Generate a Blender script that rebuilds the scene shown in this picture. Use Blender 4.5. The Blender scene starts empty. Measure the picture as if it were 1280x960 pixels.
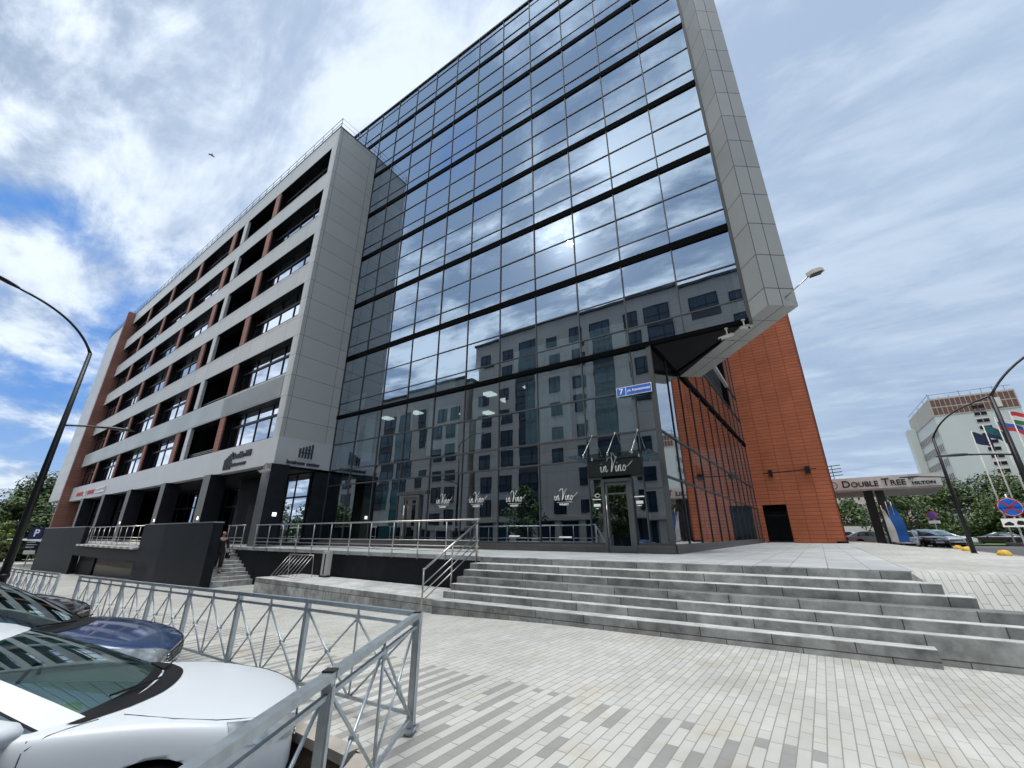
import bpy, bmesh, math, random
from mathutils import Vector, Matrix, noise
from mathutils.bvhtree import BVHTree
rnd = random.Random(7)
R = math.radians
S = bpy.context.scene
COL = S.collection
# ------------------------------------------------------------------ camera
cam = bpy.data.cameras.new('camera'); co = bpy.data.objects.new('camera', cam); COL.objects.link(co)
cam.sensor_width = 36; cam.lens = 36*511.05/1280; cam.clip_start = .05; cam.clip_end = 5000
yaw, pitch, roll = R(35.26), R(20.156), R(.04)
f_ = Vector((-math.sin(yaw)*math.cos(pitch), math.cos(yaw)*math.cos(pitch), math.sin(pitch)))
r_ = Vector((math.cos(yaw), math.sin(yaw), 0)); u_ = r_.cross(f_)
r2 = r_*math.cos(roll)+u_*math.sin(roll); u2 = -r_*math.sin(roll)+u_*math.cos(roll)
Mx = Matrix((r2, u2, -f_)).transposed().to_4x4(); Mx.translation = Vector((0, 0, 1.65))
co.matrix_world = Mx
S.camera = co
# ------------------------------------------------------------------ light
SUN = Vector((-.284, -.722, .631)).normalized()
elev = math.asin(SUN.z); az = math.atan2(SUN.x, SUN.y)
W = bpy.data.worlds.new('World'); S.world = W; W.use_nodes = True
def world():
    nt = W.node_tree; nt.nodes.clear(); N = nt.nodes.new; L = nt.links.new
    def m(op, a, b=None, c=None):
        n = N('ShaderNodeMath'); n.operation = op
        for i, v in enumerate((a, b, c)):
            if v is None: continue
            if isinstance(v, (int, float)): n.inputs[i].default_value = v
            else: L(v, n.inputs[i])
        return n.outputs[0]
    def sm(v, lo, hi, a=0, b=1):
        n = N('ShaderNodeMapRange'); n.interpolation_type = 'SMOOTHSTEP'
        L(v, n.inputs[0])
        for i, x in enumerate((lo, hi, a, b)): n.inputs[i+1].default_value = x
        return n.outputs[0]
    def mix(f, a, b):
        n = N('ShaderNodeMix'); n.data_type = 'RGBA'
        for s, v in ((0, f), (6, a), (7, b)):
            if isinstance(v, (int, float)): n.inputs[s].default_value = v
            elif isinstance(v, tuple): n.inputs[s].default_value = (*v, 1)
            else: L(v, n.inputs[s])
        return n.outputs[2]
    def dot(v, d):
        n = N('ShaderNodeVectorMath'); n.operation = 'DOT_PRODUCT'; L(v, n.inputs[0]); n.inputs[1].default_value = d
        return n.outputs['Value']
    out = N('ShaderNodeOutputWorld'); bg = N('ShaderNodeBackground'); bg.inputs[1].default_value = .1
    sky = N('ShaderNodeTexSky'); sky.sky_type = 'NISHITA'; sky.sun_disc = False
    sky.sun_elevation = elev; sky.sun_rotation = az; sky.air_density = 1.3; sky.dust_density = .6; sky.ozone_density = 2.5
    tc = N('ShaderNodeTexCoord'); g = tc.outputs['Generated']
    sp = N('ShaderNodeSeparateXYZ'); L(g, sp.inputs[0])
    zz = m('ADD', m('MAXIMUM', sp.outputs[2], 0), .16)
    cx = N('ShaderNodeCombineXYZ')
    L(m('DIVIDE', sp.outputs[0], zz), cx.inputs[0]); L(m('DIVIDE', sp.outputs[1], zz), cx.inputs[1])
    def nz(scale, det, rough, dist=0, off=(0, 0, 0), st=(1, 1, 1), rz=0):
        mp = N('ShaderNodeMapping'); L(cx.outputs[0], mp.inputs[0]); mp.inputs[1].default_value = off; mp.inputs[3].default_value = st; mp.inputs[2].default_value = (0, 0, rz)
        n = N('ShaderNodeTexNoise'); L(mp.outputs[0], n.inputs[0]); n.inputs['Scale'].default_value = scale
        n.inputs['Detail'].default_value = det; n.inputs['Roughness'].default_value = rough; n.inputs['Distortion'].default_value = dist
        return n.outputs[0]
    n1 = nz(.75, 9, .56, .25, (3.1, 1.7, 0), (1, 1.35, 1), R(25))
    n2 = nz(1.9, 8, .62, .3, (8.2, 4.4, 0), (1, 1.6, 1), R(25))
    n4 = nz(2.6, 6, .6, .6, (5.5, 2.2, 0), (1, 2.6, 1), R(38))
    n5 = nz(.95, 5, .55, .4, (2.5, 7.2, 0), (1, 1.9, 1), R(30))
    n3 = nz(.42, 5, .5, .2, (1.2, 9.1, 0), (1, 1.5, 1), R(25))
    cov = m('ADD', m('MULTIPLY', n1, .62), m('MULTIPLY', n2, .38))
    # thinner cover low in the west, thicker veil elsewhere
    west = sm(dot(g, Vector((-.965, .06, .27)).normalized()), .945, .995)
    low = sm(sp.outputs[2], .0, .12, 1, 0)
    bias = m('SUBTRACT', .15, m('MULTIPLY', west, .135))
    bias = m('SUBTRACT', bias, m('MULTIPLY', low, .05))
    c = sm(m('ADD', cov, bias), .455, .58)
    shade = sm(m('ADD', m('MULTIPLY', n3, .28), m('ADD', m('MULTIPLY', n2, .42), m('MULTIPLY', n4, .30))), .43, .585)
    glow = m('POWER', m('MAXIMUM', dot(g, SUN), 0), 5)
    core = m('POWER', m('MAXIMUM', dot(g, SUN), 0), 90)
    core2 = m('POWER', m('MAXIMUM', dot(g, SUN), 0), 900)
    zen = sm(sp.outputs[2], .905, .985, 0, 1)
    cc = mix(shade, (2.75, 3.45, 4.65), (5.1, 5.75, 6.6))
    east = sm(dot(g, Vector((.55, .8, .25)).normalized()), .55, .95)
    cc = mix(m('MULTIPLY', east, .66), cc, mix(sm(n5, .34, .66), (1.9, 2.65, 3.75), (2.7, 3.5, 4.55)))
    south = sm(dot(g, Vector((-.25, -.9, .3)).normalized()), .15, .6)
    sh2 = sm(m('ADD', m('MULTIPLY', n1, .35), m('ADD', m('MULTIPLY', n2, .40), m('MULTIPLY', n4, .25))), .455, .56)
    cc = mix(south, cc, mix(sh2, (2.0, 2.65, 3.7), (5.8, 6.4, 7.2)))
    gl = N('ShaderNodeVectorMath'); gl.operation = 'SCALE'; gl.inputs[0].default_value = (5.0, 4.9, 4.7)
    L(m('MULTIPLY', m('ADD', m('MULTIPLY', sh2, .75), .25), m('ADD', m('MULTIPLY', glow, .08), m('ADD', m('MULTIPLY', core, 1.3), m('MULTIPLY', core2, 4)))), gl.inputs[3])
    zc_ = mix(shade, (66, 66, 64), (80, 79, 76)); zz_ = mix(zen, cc, zc_)  # unseen zenith made far brighter than the clouds, added to light the ground
    ad = N('ShaderNodeVectorMath'); ad.operation = 'ADD'; L(zz_, ad.inputs[0]); L(gl.outputs[0], ad.inputs[1])
    tint = mix(.85, sky.outputs[0], (.55, 1.75, 4.6))
    hz = mix(sm(sp.outputs[2], 0, .25, .8, 0), tint, (2.6, 3.7, 5.2))
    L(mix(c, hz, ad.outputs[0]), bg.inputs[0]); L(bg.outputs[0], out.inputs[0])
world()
sl = bpy.data.lights.new('sun', 'SUN'); sl.energy = .85; sl.angle = R(.7); sl.color = (1, .955, .89)
so = bpy.data.objects.new('sun', sl); COL.objects.link(so); so.rotation_euler = (-SUN).to_track_quat('-Z', 'Y').to_euler()
S.view_settings.view_transform = 'Standard'; S.view_settings.look = 'None'; S.view_settings.gamma = 1
S.view_settings.use_curve_mapping = False; S.view_settings.exposure = .75
S.render.engine = 'CYCLES'
S.cycles.max_bounces = 8; S.cycles.transparent_max_bounces = 8; S.cycles.glossy_bounces = 5; S.cycles.caustics_reflective = False

# ------------------------------------------------------------------ materials
MATS = {}
def nodes(name):
    m = bpy.data.materials.new(name); m.use_nodes = True; MATS[name] = m
    nt = m.node_tree; return m, nt, nt.nodes['Principled BSDF']
def mat(name, col, rough=.5, metal=0., noise_amt=.08, nscale=6, bump=0., emit=None, coat=0.):
    m, nt, p = nodes(name)
    p.inputs['Base Color'].default_value = (*col, 1); p.inputs['Roughness'].default_value = rough; p.inputs['Metallic'].default_value = metal
    if coat: p.inputs['Coat Weight'].default_value = coat; p.inputs['Coat Roughness'].default_value = .03
    if noise_amt:
        tc = nt.nodes.new('ShaderNodeTexCoord'); n = nt.nodes.new('ShaderNodeTexNoise'); n.inputs['Scale'].default_value = nscale; n.inputs['Detail'].default_value = 7
        nt.links.new(tc.outputs['Object'], n.inputs[0])
        mr = nt.nodes.new('ShaderNodeMapRange'); nt.links.new(n.outputs[0], mr.inputs[0]); mr.inputs[1].default_value = .25; mr.inputs[2].default_value = .75
        mr.inputs[3].default_value = 1-noise_amt; mr.inputs[4].default_value = 1+noise_amt
        v = nt.nodes.new('ShaderNodeVectorMath'); v.operation = 'SCALE'; v.inputs[0].default_value = col; nt.links.new(mr.outputs[0], v.inputs[3])
        nt.links.new(v.outputs[0], p.inputs['Base Color'])
        if bump:
            b = nt.nodes.new('ShaderNodeBump'); b.inputs['Strength'].default_value = bump; b.inputs['Distance'].default_value = .01
            nt.links.new(n.outputs[0], b.inputs['Height']); nt.links.new(b.outputs[0], p.inputs['Normal'])
    if emit: p.inputs['Emission Color'].default_value = (*emit[:3], 1); p.inputs['Emission Strength'].default_value = emit[3]
    return m
def tiles(name, c1, c2, mortar, bw, bh, mw=.006, off=.5, axes='wall', rough=.6, dirt=.12, dscale=1.2, rot=0, metal=0., bump=.25, zone=None, dark=None, shift=(0, 0), rust=0):
    """brick-pattern cladding or paving in object metres"""
    m, nt, p = nodes(name); N = nt.nodes.new; L = nt.links.new
    tc = N('ShaderNodeTexCoord'); sp = N('ShaderNodeSeparateXYZ'); L(tc.outputs['Object'], sp.inputs[0]); cx = N('ShaderNodeCombineXYZ')
    if axes == 'wall':
        a = N('ShaderNodeMath'); a.operation = 'ADD'; L(sp.outputs[0], a.inputs[0]); L(sp.outputs[1], a.inputs[1])
        L(a.outputs[0], cx.inputs[0]); L(sp.outputs[2], cx.inputs[1])
    else:
        L(sp.outputs[1], cx.inputs[0]); L(sp.outputs[0], cx.inputs[1])
    mp = N('ShaderNodeMapping'); L(cx.outputs[0], mp.inputs[0]); mp.inputs[1].default_value = (shift[0], shift[1], 0); mp.inputs[2].default_value = (0, 0, rot)
    b = N('ShaderNodeTexBrick'); L(mp.outputs[0], b.inputs[0]); b.offset = off; b.inputs['Scale'].default_value = 1
    b.inputs['Color1'].default_value = (*c1, 1); b.inputs['Color2'].default_value = (*c2, 1); b.inputs['Mortar'].default_value = (*mortar, 1)
    b.inputs['Mortar Size'].default_value = mw; b.inputs['Mortar Smooth'].default_value = .1; b.inputs['Bias'].default_value = 0
    b.inputs['Brick Width'].default_value = bw; b.inputs['Row Height'].default_value = bh
    col = b.outputs[0]
    if zone is not None:   # dark setts scattered through a zone of the paving: y below the zone line
        b2 = N('ShaderNodeTexBrick'); L(mp.outputs[0], b2.inputs[0]); b2.offset = off; b2.inputs['Scale'].default_value = 1
        b2.inputs['Color1'].default_value = (0, 0, 0, 1); b2.inputs['Color2'].default_value = (1, 1, 1, 1); b2.inputs['Mortar'].default_value = (0, 0, 0, 1)
        b2.inputs['Mortar Size'].default_value = mw; b2.inputs['Brick Width'].default_value = bw; b2.inputs['Row Height'].default_value = bh*1.0
        b2.inputs['Bias'].default_value = 0
        # checker of columns: every second column may be dark
        w = N('ShaderNodeMath'); w.operation = 'MULTIPLY'; L(sp.outputs[0], w.inputs[0]); w.inputs[1].default_value = 1/(2*bh)
        fr = N('ShaderNodeMath'); fr.operation = 'FRACT'; L(w.outputs[0], fr.inputs[0])
        lt = N('ShaderNodeMath'); lt.operation = 'LESS_THAN'; L(fr.outputs[0], lt.inputs[0]); lt.inputs[1].default_value = .5
        gt = N('ShaderNodeMath'); gt.operation = 'GREATER_THAN'; L(b2.outputs[0], gt.inputs[0]); gt.inputs[1].default_value = .27
        zn = N('ShaderNodeMath'); zn.operation = 'MULTIPLY_ADD'; L(sp.outputs[0], zn.inputs[0]); zn.inputs[1].default_value = zone[1]; L(sp.outputs[1], zn.inputs[2])
        nn = N('ShaderNodeTexNoise'); nn.inputs['Scale'].default_value = 1.3; L(tc.outputs['Object'], nn.inputs[0])
        za = N('ShaderNodeMath'); za.operation = 'MULTIPLY_ADD'; L(nn.outputs[0], za.inputs[0]); za.inputs[1].default_value = .5; L(zn.outputs[0], za.inputs[2])
        zl = N('ShaderNodeMath'); zl.operation = 'LESS_THAN'; L(za.outputs[0], zl.inputs[0]); zl.inputs[1].default_value = zone[0]+.25
        t1 = N('ShaderNodeMath'); t1.operation = 'MULTIPLY'; L(lt.outputs[0], t1.inputs[0]); L(gt.outputs[0], t1.inputs[1])
        t2 = N('ShaderNodeMath'); t2.operation = 'MULTIPLY'; L(t1.outputs[0], t2.inputs[0]); L(zl.outputs[0], t2.inputs[1])
        inv = N('ShaderNodeMath'); inv.operation = 'SUBTRACT'; inv.inputs[0].default_value = 1; L(b.outputs[1], inv.inputs[1])
        t3 = N('ShaderNodeMath'); t3.operation = 'MULTIPLY'; L(t2.outputs[0], t3.inputs[0]); L(inv.outputs[0], t3.inputs[1])
        mx = N('ShaderNodeMix'); mx.data_type = 'RGBA'; L(t3.outputs[0], mx.inputs[0]); L(col, mx.inputs[6]); mx.inputs[7].default_value = (*dark, 1); col = mx.outputs[2]
    n = N('ShaderNodeTexNoise'); n.inputs['Scale'].default_value = dscale; n.inputs['Detail'].default_value = 9; n.inputs['Roughness'].default_value = .65; L(tc.outputs['Object'], n.inputs[0])
    mr = N('ShaderNodeMapRange'); L(n.outputs[0], mr.inputs[0]); mr.inputs[1].default_value = .3; mr.inputs[2].default_value = .7; mr.inputs[3].default_value = 1-dirt; mr.inputs[4].default_value = 1+dirt*.6
    v = N('ShaderNodeVectorMath'); v.operation = 'SCALE'; L(col, v.inputs[0]); L(mr.outputs[0], v.inputs[3]); colo = v.outputs[0]
    if rust:
        n5 = N('ShaderNodeTexNoise'); n5.inputs['Scale'].default_value = .8; n5.inputs['Detail'].default_value = 5; n5.inputs['Distortion'].default_value = 1.5; L(tc.outputs['Object'], n5.inputs[0])
        r5 = N('ShaderNodeMapRange'); L(n5.outputs[0], r5.inputs[0]); r5.inputs[1].default_value = .55; r5.inputs[2].default_value = .72; r5.inputs[3].default_value = 0; r5.inputs[4].default_value = rust
        m5 = N('ShaderNodeMix'); m5.data_type = 'RGBA'; m5.blend_type = 'MULTIPLY'; L(r5.outputs[0], m5.inputs[0]); L(colo, m5.inputs[6]); m5.inputs[7].default_value = (.8, .66, .47, 1); colo = m5.outputs[2]
    L(colo, p.inputs['Base Color'])
    p.inputs['Roughness'].default_value = rough; p.inputs['Metallic'].default_value = metal
    iv = N('ShaderNodeMath'); iv.operation = 'SUBTRACT'; iv.inputs[0].default_value = 1; L(b.outputs[1], iv.inputs[1])
    n9 = N('ShaderNodeTexNoise'); n9.inputs['Scale'].default_value = 60; n9.inputs['Detail'].default_value = 4; L(tc.outputs['Object'], n9.inputs[0])
    a9 = N('ShaderNodeMath'); a9.operation = 'MULTIPLY_ADD'; L(n9.outputs[0], a9.inputs[0]); a9.inputs[1].default_value = .12; L(iv.outputs[0], a9.inputs[2])
    bp = N('ShaderNodeBump'); bp.inputs['Strength'].default_value = bump; bp.inputs['Distance'].default_value = .006; L(a9.outputs[0], bp.inputs['Height']); L(bp.outputs[0], p.inputs['Normal'])
    return m
def glass(name, refl, tint, gcol=(.82, .9, 1.), wav=.0, ws=.5, opaque=None):
    m = bpy.data.materials.new(name); m.use_nodes = True; nt = m.node_tree; nt.nodes.clear(); N = nt.nodes.new; L = nt.links.new
    out = N('ShaderNodeOutputMaterial'); mx = N('ShaderNodeMixShader'); gl = N('ShaderNodeBsdfGlossy'); gl.inputs['Roughness'].default_value = 0; gl.inputs['Color'].default_value = (*gcol, 1)
    if opaque is None:
        t = N('ShaderNodeBsdfTransparent'); t.inputs[0].default_value = (*tint, 1)
    else:
        t = N('ShaderNodeBsdfDiffuse'); t.inputs[0].default_value = (*opaque, 1)
    lw = N('ShaderNodeLayerWeight'); lw.inputs[0].default_value = .5
    pw = N('ShaderNodeMath'); pw.operation = 'POWER'; L(lw.outputs['Facing'], pw.inputs[0]); pw.inputs[1].default_value = 3.0
    mr = N('ShaderNodeMapRange'); L(pw.outputs[0], mr.inputs[0]); mr.inputs[3].default_value = refl; mr.inputs[4].default_value = min(1, refl+.45)
    L(mr.outputs[0], mx.inputs[0]); L(t.outputs[0], mx.inputs[1]); L(gl.outputs[0], mx.inputs[2]); L(mx.outputs[0], out.inputs[0])
    if wav:
        tc = N('ShaderNodeTexCoord'); n = N('ShaderNodeTexNoise'); n.inputs['Scale'].default_value = ws; n.inputs['Detail'].default_value = 1.5; L(tc.outputs['Object'], n.inputs[0])
        b = N('ShaderNodeBump'); b.inputs['Strength'].default_value = 1; b.inputs['Distance'].default_value = wav; L(n.outputs[0], b.inputs['Height']); L(b.outputs[0], gl.inputs['Normal'])
    MATS[name] = m; return m

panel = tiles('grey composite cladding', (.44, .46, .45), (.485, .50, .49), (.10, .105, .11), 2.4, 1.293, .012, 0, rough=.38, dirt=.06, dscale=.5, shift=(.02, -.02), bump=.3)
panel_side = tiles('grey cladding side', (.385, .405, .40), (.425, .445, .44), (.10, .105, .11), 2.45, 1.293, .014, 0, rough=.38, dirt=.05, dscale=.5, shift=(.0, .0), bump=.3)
blade_m = tiles('blade cladding', (.265, .28, .275), (.31, .325, .315), (.08, .08, .085), 100, 1.3, .02, 0, rough=.4, dirt=.07, dscale=.8, bump=.3)
band_m = mat('plain grey cladding', (.46, .48, .50), .35, 0, .05, .8)
orange = tiles('terracotta cladding', (.60, .18, .085), (.66, .205, .10), (.34, .085, .045), 1.02, .27, .020, 0, rough=.6, dirt=.2, dscale=.6, bump=.4)
orange_pier = tiles('terracotta pier', (.27, .125, .095), (.30, .14, .105), (.12, .07, .06), 2, .30, .012, 0, rough=.6, dirt=.1)
slate = tiles('dark slate cladding', (.011, .013, .017), (.014, .016, .021), (.006, .0065, .008), 1.2, 3.2, .006, 0, rough=.55, dirt=.3, dscale=2.5, bump=.15)
slate_grey = mat('grey column cladding', (.13, .135, .135), .5, 0, .1, 2)
plinth_m = tiles('dark stone plinth', (.075, .07, .068), (.09, .085, .08), (.03, .03, .03), 1.0, .6, .006, 0, rough=.45, dirt=.2)
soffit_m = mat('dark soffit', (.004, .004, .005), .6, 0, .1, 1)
frame_m = mat('anthracite frame', (.016, .018, .021), .35, .3, 0)
frame_g = mat('grey aluminium frame', (.055, .06, .065), .55, .1, 0)
door_m = mat('grey door frame', (.085, .095, .10), .4, .3, 0)
steel = mat('brushed stainless steel', (.48, .46, .43), .28, 1., .08, 30)
galv = mat('galvanised steel', (.42, .47, .50), .38, .75, .16, 14, .1)
cap_m = mat('black plastic cap', (.02, .02, .02), .5, 0, 0)
granite = tiles('granite slabs', (.42, .43, .425), (.52, .53, .525), (.20, .20, .19), .62, .62, .009, .5, 'floor', .55, .2, .9, rot=0, bump=.35)
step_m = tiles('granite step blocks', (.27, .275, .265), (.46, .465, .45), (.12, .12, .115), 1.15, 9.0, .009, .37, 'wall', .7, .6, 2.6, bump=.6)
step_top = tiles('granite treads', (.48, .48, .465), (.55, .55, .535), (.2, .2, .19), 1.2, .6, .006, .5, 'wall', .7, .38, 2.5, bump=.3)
paving = tiles('beige setts', (.50, .495, .46), (.43, .425, .40), (.27, .26, .24), .40, .10, .005, .43, 'floor', .8, .2, .5, rot=0, bump=.8, zone=(4.85, -.03), dark=(.285, .28, .27), rust=.45)
kerb_m = mat('concrete kerb', (.34, .31, .27), .85, 0, .25, 3, .5)
kerb_face = mat('stained concrete face', (.17, .12, .08), .9, 0, .45, 5, .6)
asphalt = mat('asphalt', (.075, .075, .078), .9, 0, .2, 1.3, .4)
white_paint = mat('white road paint', (.7, .7, .68), .7, 0, .15, 8)
grass_m = mat('grass', (.07, .12, .03), .9, 0, .4, 3, .5)
curtain = glass('coated curtain glass', .60, (.46, .62, .68), (.74, .87, 1.0), .0034, .50)
winglass = glass('window glass', .80, (0, 0, 0), (.86, .92, 1.0), .0012, .9, opaque=(.006, .008, .010))
sideglass = glass('side curtain glass', .50, (.10, .12, .12), (.84, .86, .9), .0008, .5)
farglass = mat('far window glass', (.018, .035, .055), .12, 0, .3, .3)
int_dark = mat('dark interior', (.035, .04, .042), .9, 0, .2, .5)
int_slab = mat('interior slab', (.16, .165, .16), .9, 0, .1, .5)
curt_m = mat('pale curtain', (.78, .80, .78), .9, 0, .15, 2)
lampwhite = mat('lit ceiling lamp', (.9, .9, .85), .5, 0, 0, emit=(1, .95, .85, 1.2))
white_m = mat('white lettering', (.82, .82, .82), .5, 0, 0)
red_m = mat('red lettering', (.38, .02, .03), .5, 0, 0)
letter_dark = mat('dark lettering', (.035, .04, .05), .5, .2, 0)
blue_sign = mat('blue enamel', (.01, .12, .52), .35, 0, .03, 3)
black_metal = mat('black painted steel', (.014, .015, .017), .38, .2, 0)
yellow = mat('yellow painted concrete', (.72, .44, .055), .7, 0, .2, 9, .3)
white_bld = mat('white plaster', (.50, .49, .46), .8, 0, .1, .4)

def spec(v, *names):
    for n_ in names: MATS[n_].node_tree.nodes['Principled BSDF'].inputs['Specular IOR Level'].default_value = v
spec(.15, 'dark slate cladding', 'dark soffit', 'dark interior', 'anthracite frame')
spec(.25, 'grey aluminium frame', 'beige setts', 'granite slabs', 'granite treads', 'granite step blocks', 'terracotta cladding', 'terracotta pier')
# ------------------------------------------------------------------ helpers
def tag(o, label=None, cat=None, group=None, kind=None):
    if label: o['label'] = label
    if cat: o['category'] = cat
    if group: o['group'] = group
    if kind: o['kind'] = kind
    return o
def empty(name, loc, label=None, cat=None, rz=0, group=None):
    o = bpy.data.objects.new(name, None); COL.objects.link(o); o.location = loc; o.rotation_euler = (0, 0, rz); o.empty_display_size = .2
    return tag(o, label, cat, group)
def copy_tree(o, parent=None):
    c = o.copy(); COL.objects.link(c)
    if parent is not None: c.parent = parent; c.matrix_parent_inverse = o.matrix_parent_inverse.copy()
    for ch in list(o.children): copy_tree(ch, c)
    return c
class MB:
    def __init__(s): s.v = []; s.f = []; s.mi = []; s.sm = []
    def add(s, vs, fs, mi=0, smooth=False):
        n = len(s.v); s.v += [tuple(v) for v in vs]
        for f in fs: s.f.append([n+i for i in f]); s.mi.append(mi); s.sm.append(smooth)
        return s
    def box(s, x0, x1, y0, y1, z0, z1, mi=0, M=None):
        vs = [Vector((x, y, z)) for z in (z0, z1) for y in (y0, y1) for x in (x0, x1)]
        if M is not None: vs = [M @ v for v in vs]
        return s.add(vs, [(0, 2, 3, 1), (4, 5, 7, 6), (0, 1, 5, 4), (2, 6, 7, 3), (0, 4, 6, 2), (1, 3, 7, 5)], mi)
    def quad(s, a, b, c, d, mi=0): return s.add([a, b, c, d], [(0, 1, 2, 3)], mi)
    def beam(s, a, b, w, h, mi=0, up=(0, 0, 1)):
        a = Vector(a); b = Vector(b); d = (b-a); L = d.length; d.normalize(); u = Vector(up)
        if abs(d.dot(u)) > .98: u = Vector((0, 1, 0))
        x = d.cross(u).normalized(); y = x.cross(d)
        vs = [p+x*sx*w/2+y*sy*h/2 for p in (a, b) for sx, sy in ((-1, -1), (1, -1), (1, 1), (-1, 1))]
        return s.add(vs, [(3, 2, 1, 0), (4, 5, 6, 7), (0, 1, 5, 4), (1, 2, 6, 5), (2, 3, 7, 6), (3, 0, 4, 7)], mi)
    def tube(s, pts, r, n=8, mi=0, caps=True, smooth=True):
        pts = [Vector(p) for p in pts]; rs = r if isinstance(r, (list, tuple)) else [r]*len(pts)
        vs = []; fs = []; pu = None
        for i, p in enumerate(pts):
            d = (pts[min(i+1, len(pts)-1)]-pts[max(i-1, 0)])
            if d.length < 1e-9: d = Vector((0, 0, 1))
            d.normalize()
            if pu is None: pu = Vector((0, 0, 1)) if abs(d.z) < .9 else Vector((1, 0, 0))
            x = d.cross(pu).normalized(); y = x.cross(d).normalized(); pu = y
            for k in range(n):
                a = 2*math.pi*k/n; vs.append(p+(x*math.cos(a)+y*math.sin(a))*rs[i])
        for i in range(len(pts)-1):
            for k in range(n):
                k2 = (k+1) % n; fs.append((i*n+k, (i+1)*n+k, (i+1)*n+k2, i*n+k2))
        s.add(vs, fs, mi, smooth)
        if caps:
            m0 = len(s.v)-len(vs)
            s.f.append([m0+k for k in range(n)]); s.mi.append(mi); s.sm.append(False)
            s.f.append([m0+(len(pts)-1)*n+k for k in reversed(range(n))]); s.mi.append(mi); s.sm.append(False)
        return s
    def prism(s, poly, z0, z1, mi=0, M=None):
        n = len(poly); vs = [Vector((x, y, z0)) for x, y in poly]+[Vector((x, y, z1)) for x, y in poly]
        if M is not None: vs = [M @ v for v in vs]
        return s.add(vs, [tuple(reversed(range(n))), tuple(range(n, 2*n))]+[(i, (i+1) % n, n+(i+1) % n, n+i) for i in range(n)], mi)
    def lathe(s, prof, n=24, mi=0, c=(0, 0, 0), M=None, smooth=True):
        vs = []; fs = []
        for r, z in prof:
            for k in range(n):
                a = 2*math.pi*k/n; v = Vector((r*math.cos(a), r*math.sin(a), z))
                vs.append((M @ v if M is not None else v)+Vector(c))
        for i in range(len(prof)-1):
            for k in range(n):
                k2 = (k+1) % n; fs.append((i*n+k, i*n+k2, (i+1)*n+k2, (i+1)*n+k))
        return s.add(vs, fs, mi, smooth)
    def mesh(s, name, mats):
        me = bpy.data.meshes.new(name); me.from_pydata(s.v, [], s.f)
        for m in (mats if isinstance(mats, (list, tuple)) else [mats]): me.materials.append(m)
        me.polygons.foreach_set('material_index', s.mi); me.polygons.foreach_set('use_smooth', s.sm); me.update(); return me
    def build(s, name, mats, parent=None, M=None, bevel=0):
        me = s.mesh(name, mats)
        o = bpy.data.objects.new(name, me); COL.objects.link(o)
        if parent is not None: o.parent = parent
        if M is not None: o.matrix_local = M
        if bevel:
            b = o.modifiers.new('bevel', 'BEVEL'); b.width = bevel; b.segments = 2; b.limit_method = 'ANGLE'; b.angle_limit = R(40)
        return o
def split(o):
    """one object per separate piece, same parent, name and material"""
    me = o.data; par = list(range(len(me.vertices)))
    def f(i):
        while par[i] != i: par[i] = par[par[i]]; i = par[i]
        return i
    for e in me.edges:
        a, b = f(e.vertices[0]), f(e.vertices[1])
        if a != b: par[a] = b
    gr = {}
    for p in me.polygons: gr.setdefault(f(p.vertices[0]), []).append(p)
    if len(gr) < 2: return [o]
    out = []
    for ps in gr.values():
        ix = {}; vs = []; fs = []
        for p in ps:
            q = []
            for v in p.vertices:
                if v not in ix: ix[v] = len(vs); vs.append(me.vertices[v].co[:])
                q.append(ix[v])
            fs.append(q)
        m2 = bpy.data.meshes.new(me.name); m2.from_pydata(vs, [], fs)
        for mt in me.materials: m2.materials.append(mt)
        m2.polygons.foreach_set('material_index', [p.material_index for p in ps]); m2.polygons.foreach_set('use_smooth', [p.use_smooth for p in ps])
        c = o.copy(); c.data = m2; COL.objects.link(c); out.append(c)
    nm = o.name.split('.')[0]; bpy.data.objects.remove(o)
    for c in out: c.name = nm
    return out
def text_mesh(body, size, ext=.01, shear=0, align='CENTER', bold=0.):
    c = bpy.data.curves.new('lettering', 'FONT'); c.body = body; c.size = size; c.extrude = ext; c.shear = shear; c.align_x = align; c.align_y = 'CENTER'; c.offset = bold
    o = bpy.data.objects.new('tmp', c); COL.objects.link(o); bpy.context.view_layer.update()
    me = bpy.data.meshes.new_from_object(o.evaluated_get(bpy.context.evaluated_depsgraph_get())); bpy.data.objects.remove(o); return me
def text(name, body, size, m, parent, loc, facing, ext=.01, shear=0, align='CENTER', sx=1, bold=0., label=None):
    """facing: angle (about z) of the outward normal; 0 means normal is -Y"""
    me = text_mesh(body, size, ext, shear, align, bold); me.materials.clear(); me.materials.append(m)
    o = bpy.data.objects.new(name, me); COL.objects.link(o); o.parent = parent
    o.location = loc; o.rotation_euler = (R(90), 0, facing); o.scale = (sx, 1, 1)
    return o
def S_(x, a, b):
    t = max(0, min(1, (x-a)/(b-a))); return t*t*(3-2*t)

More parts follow.
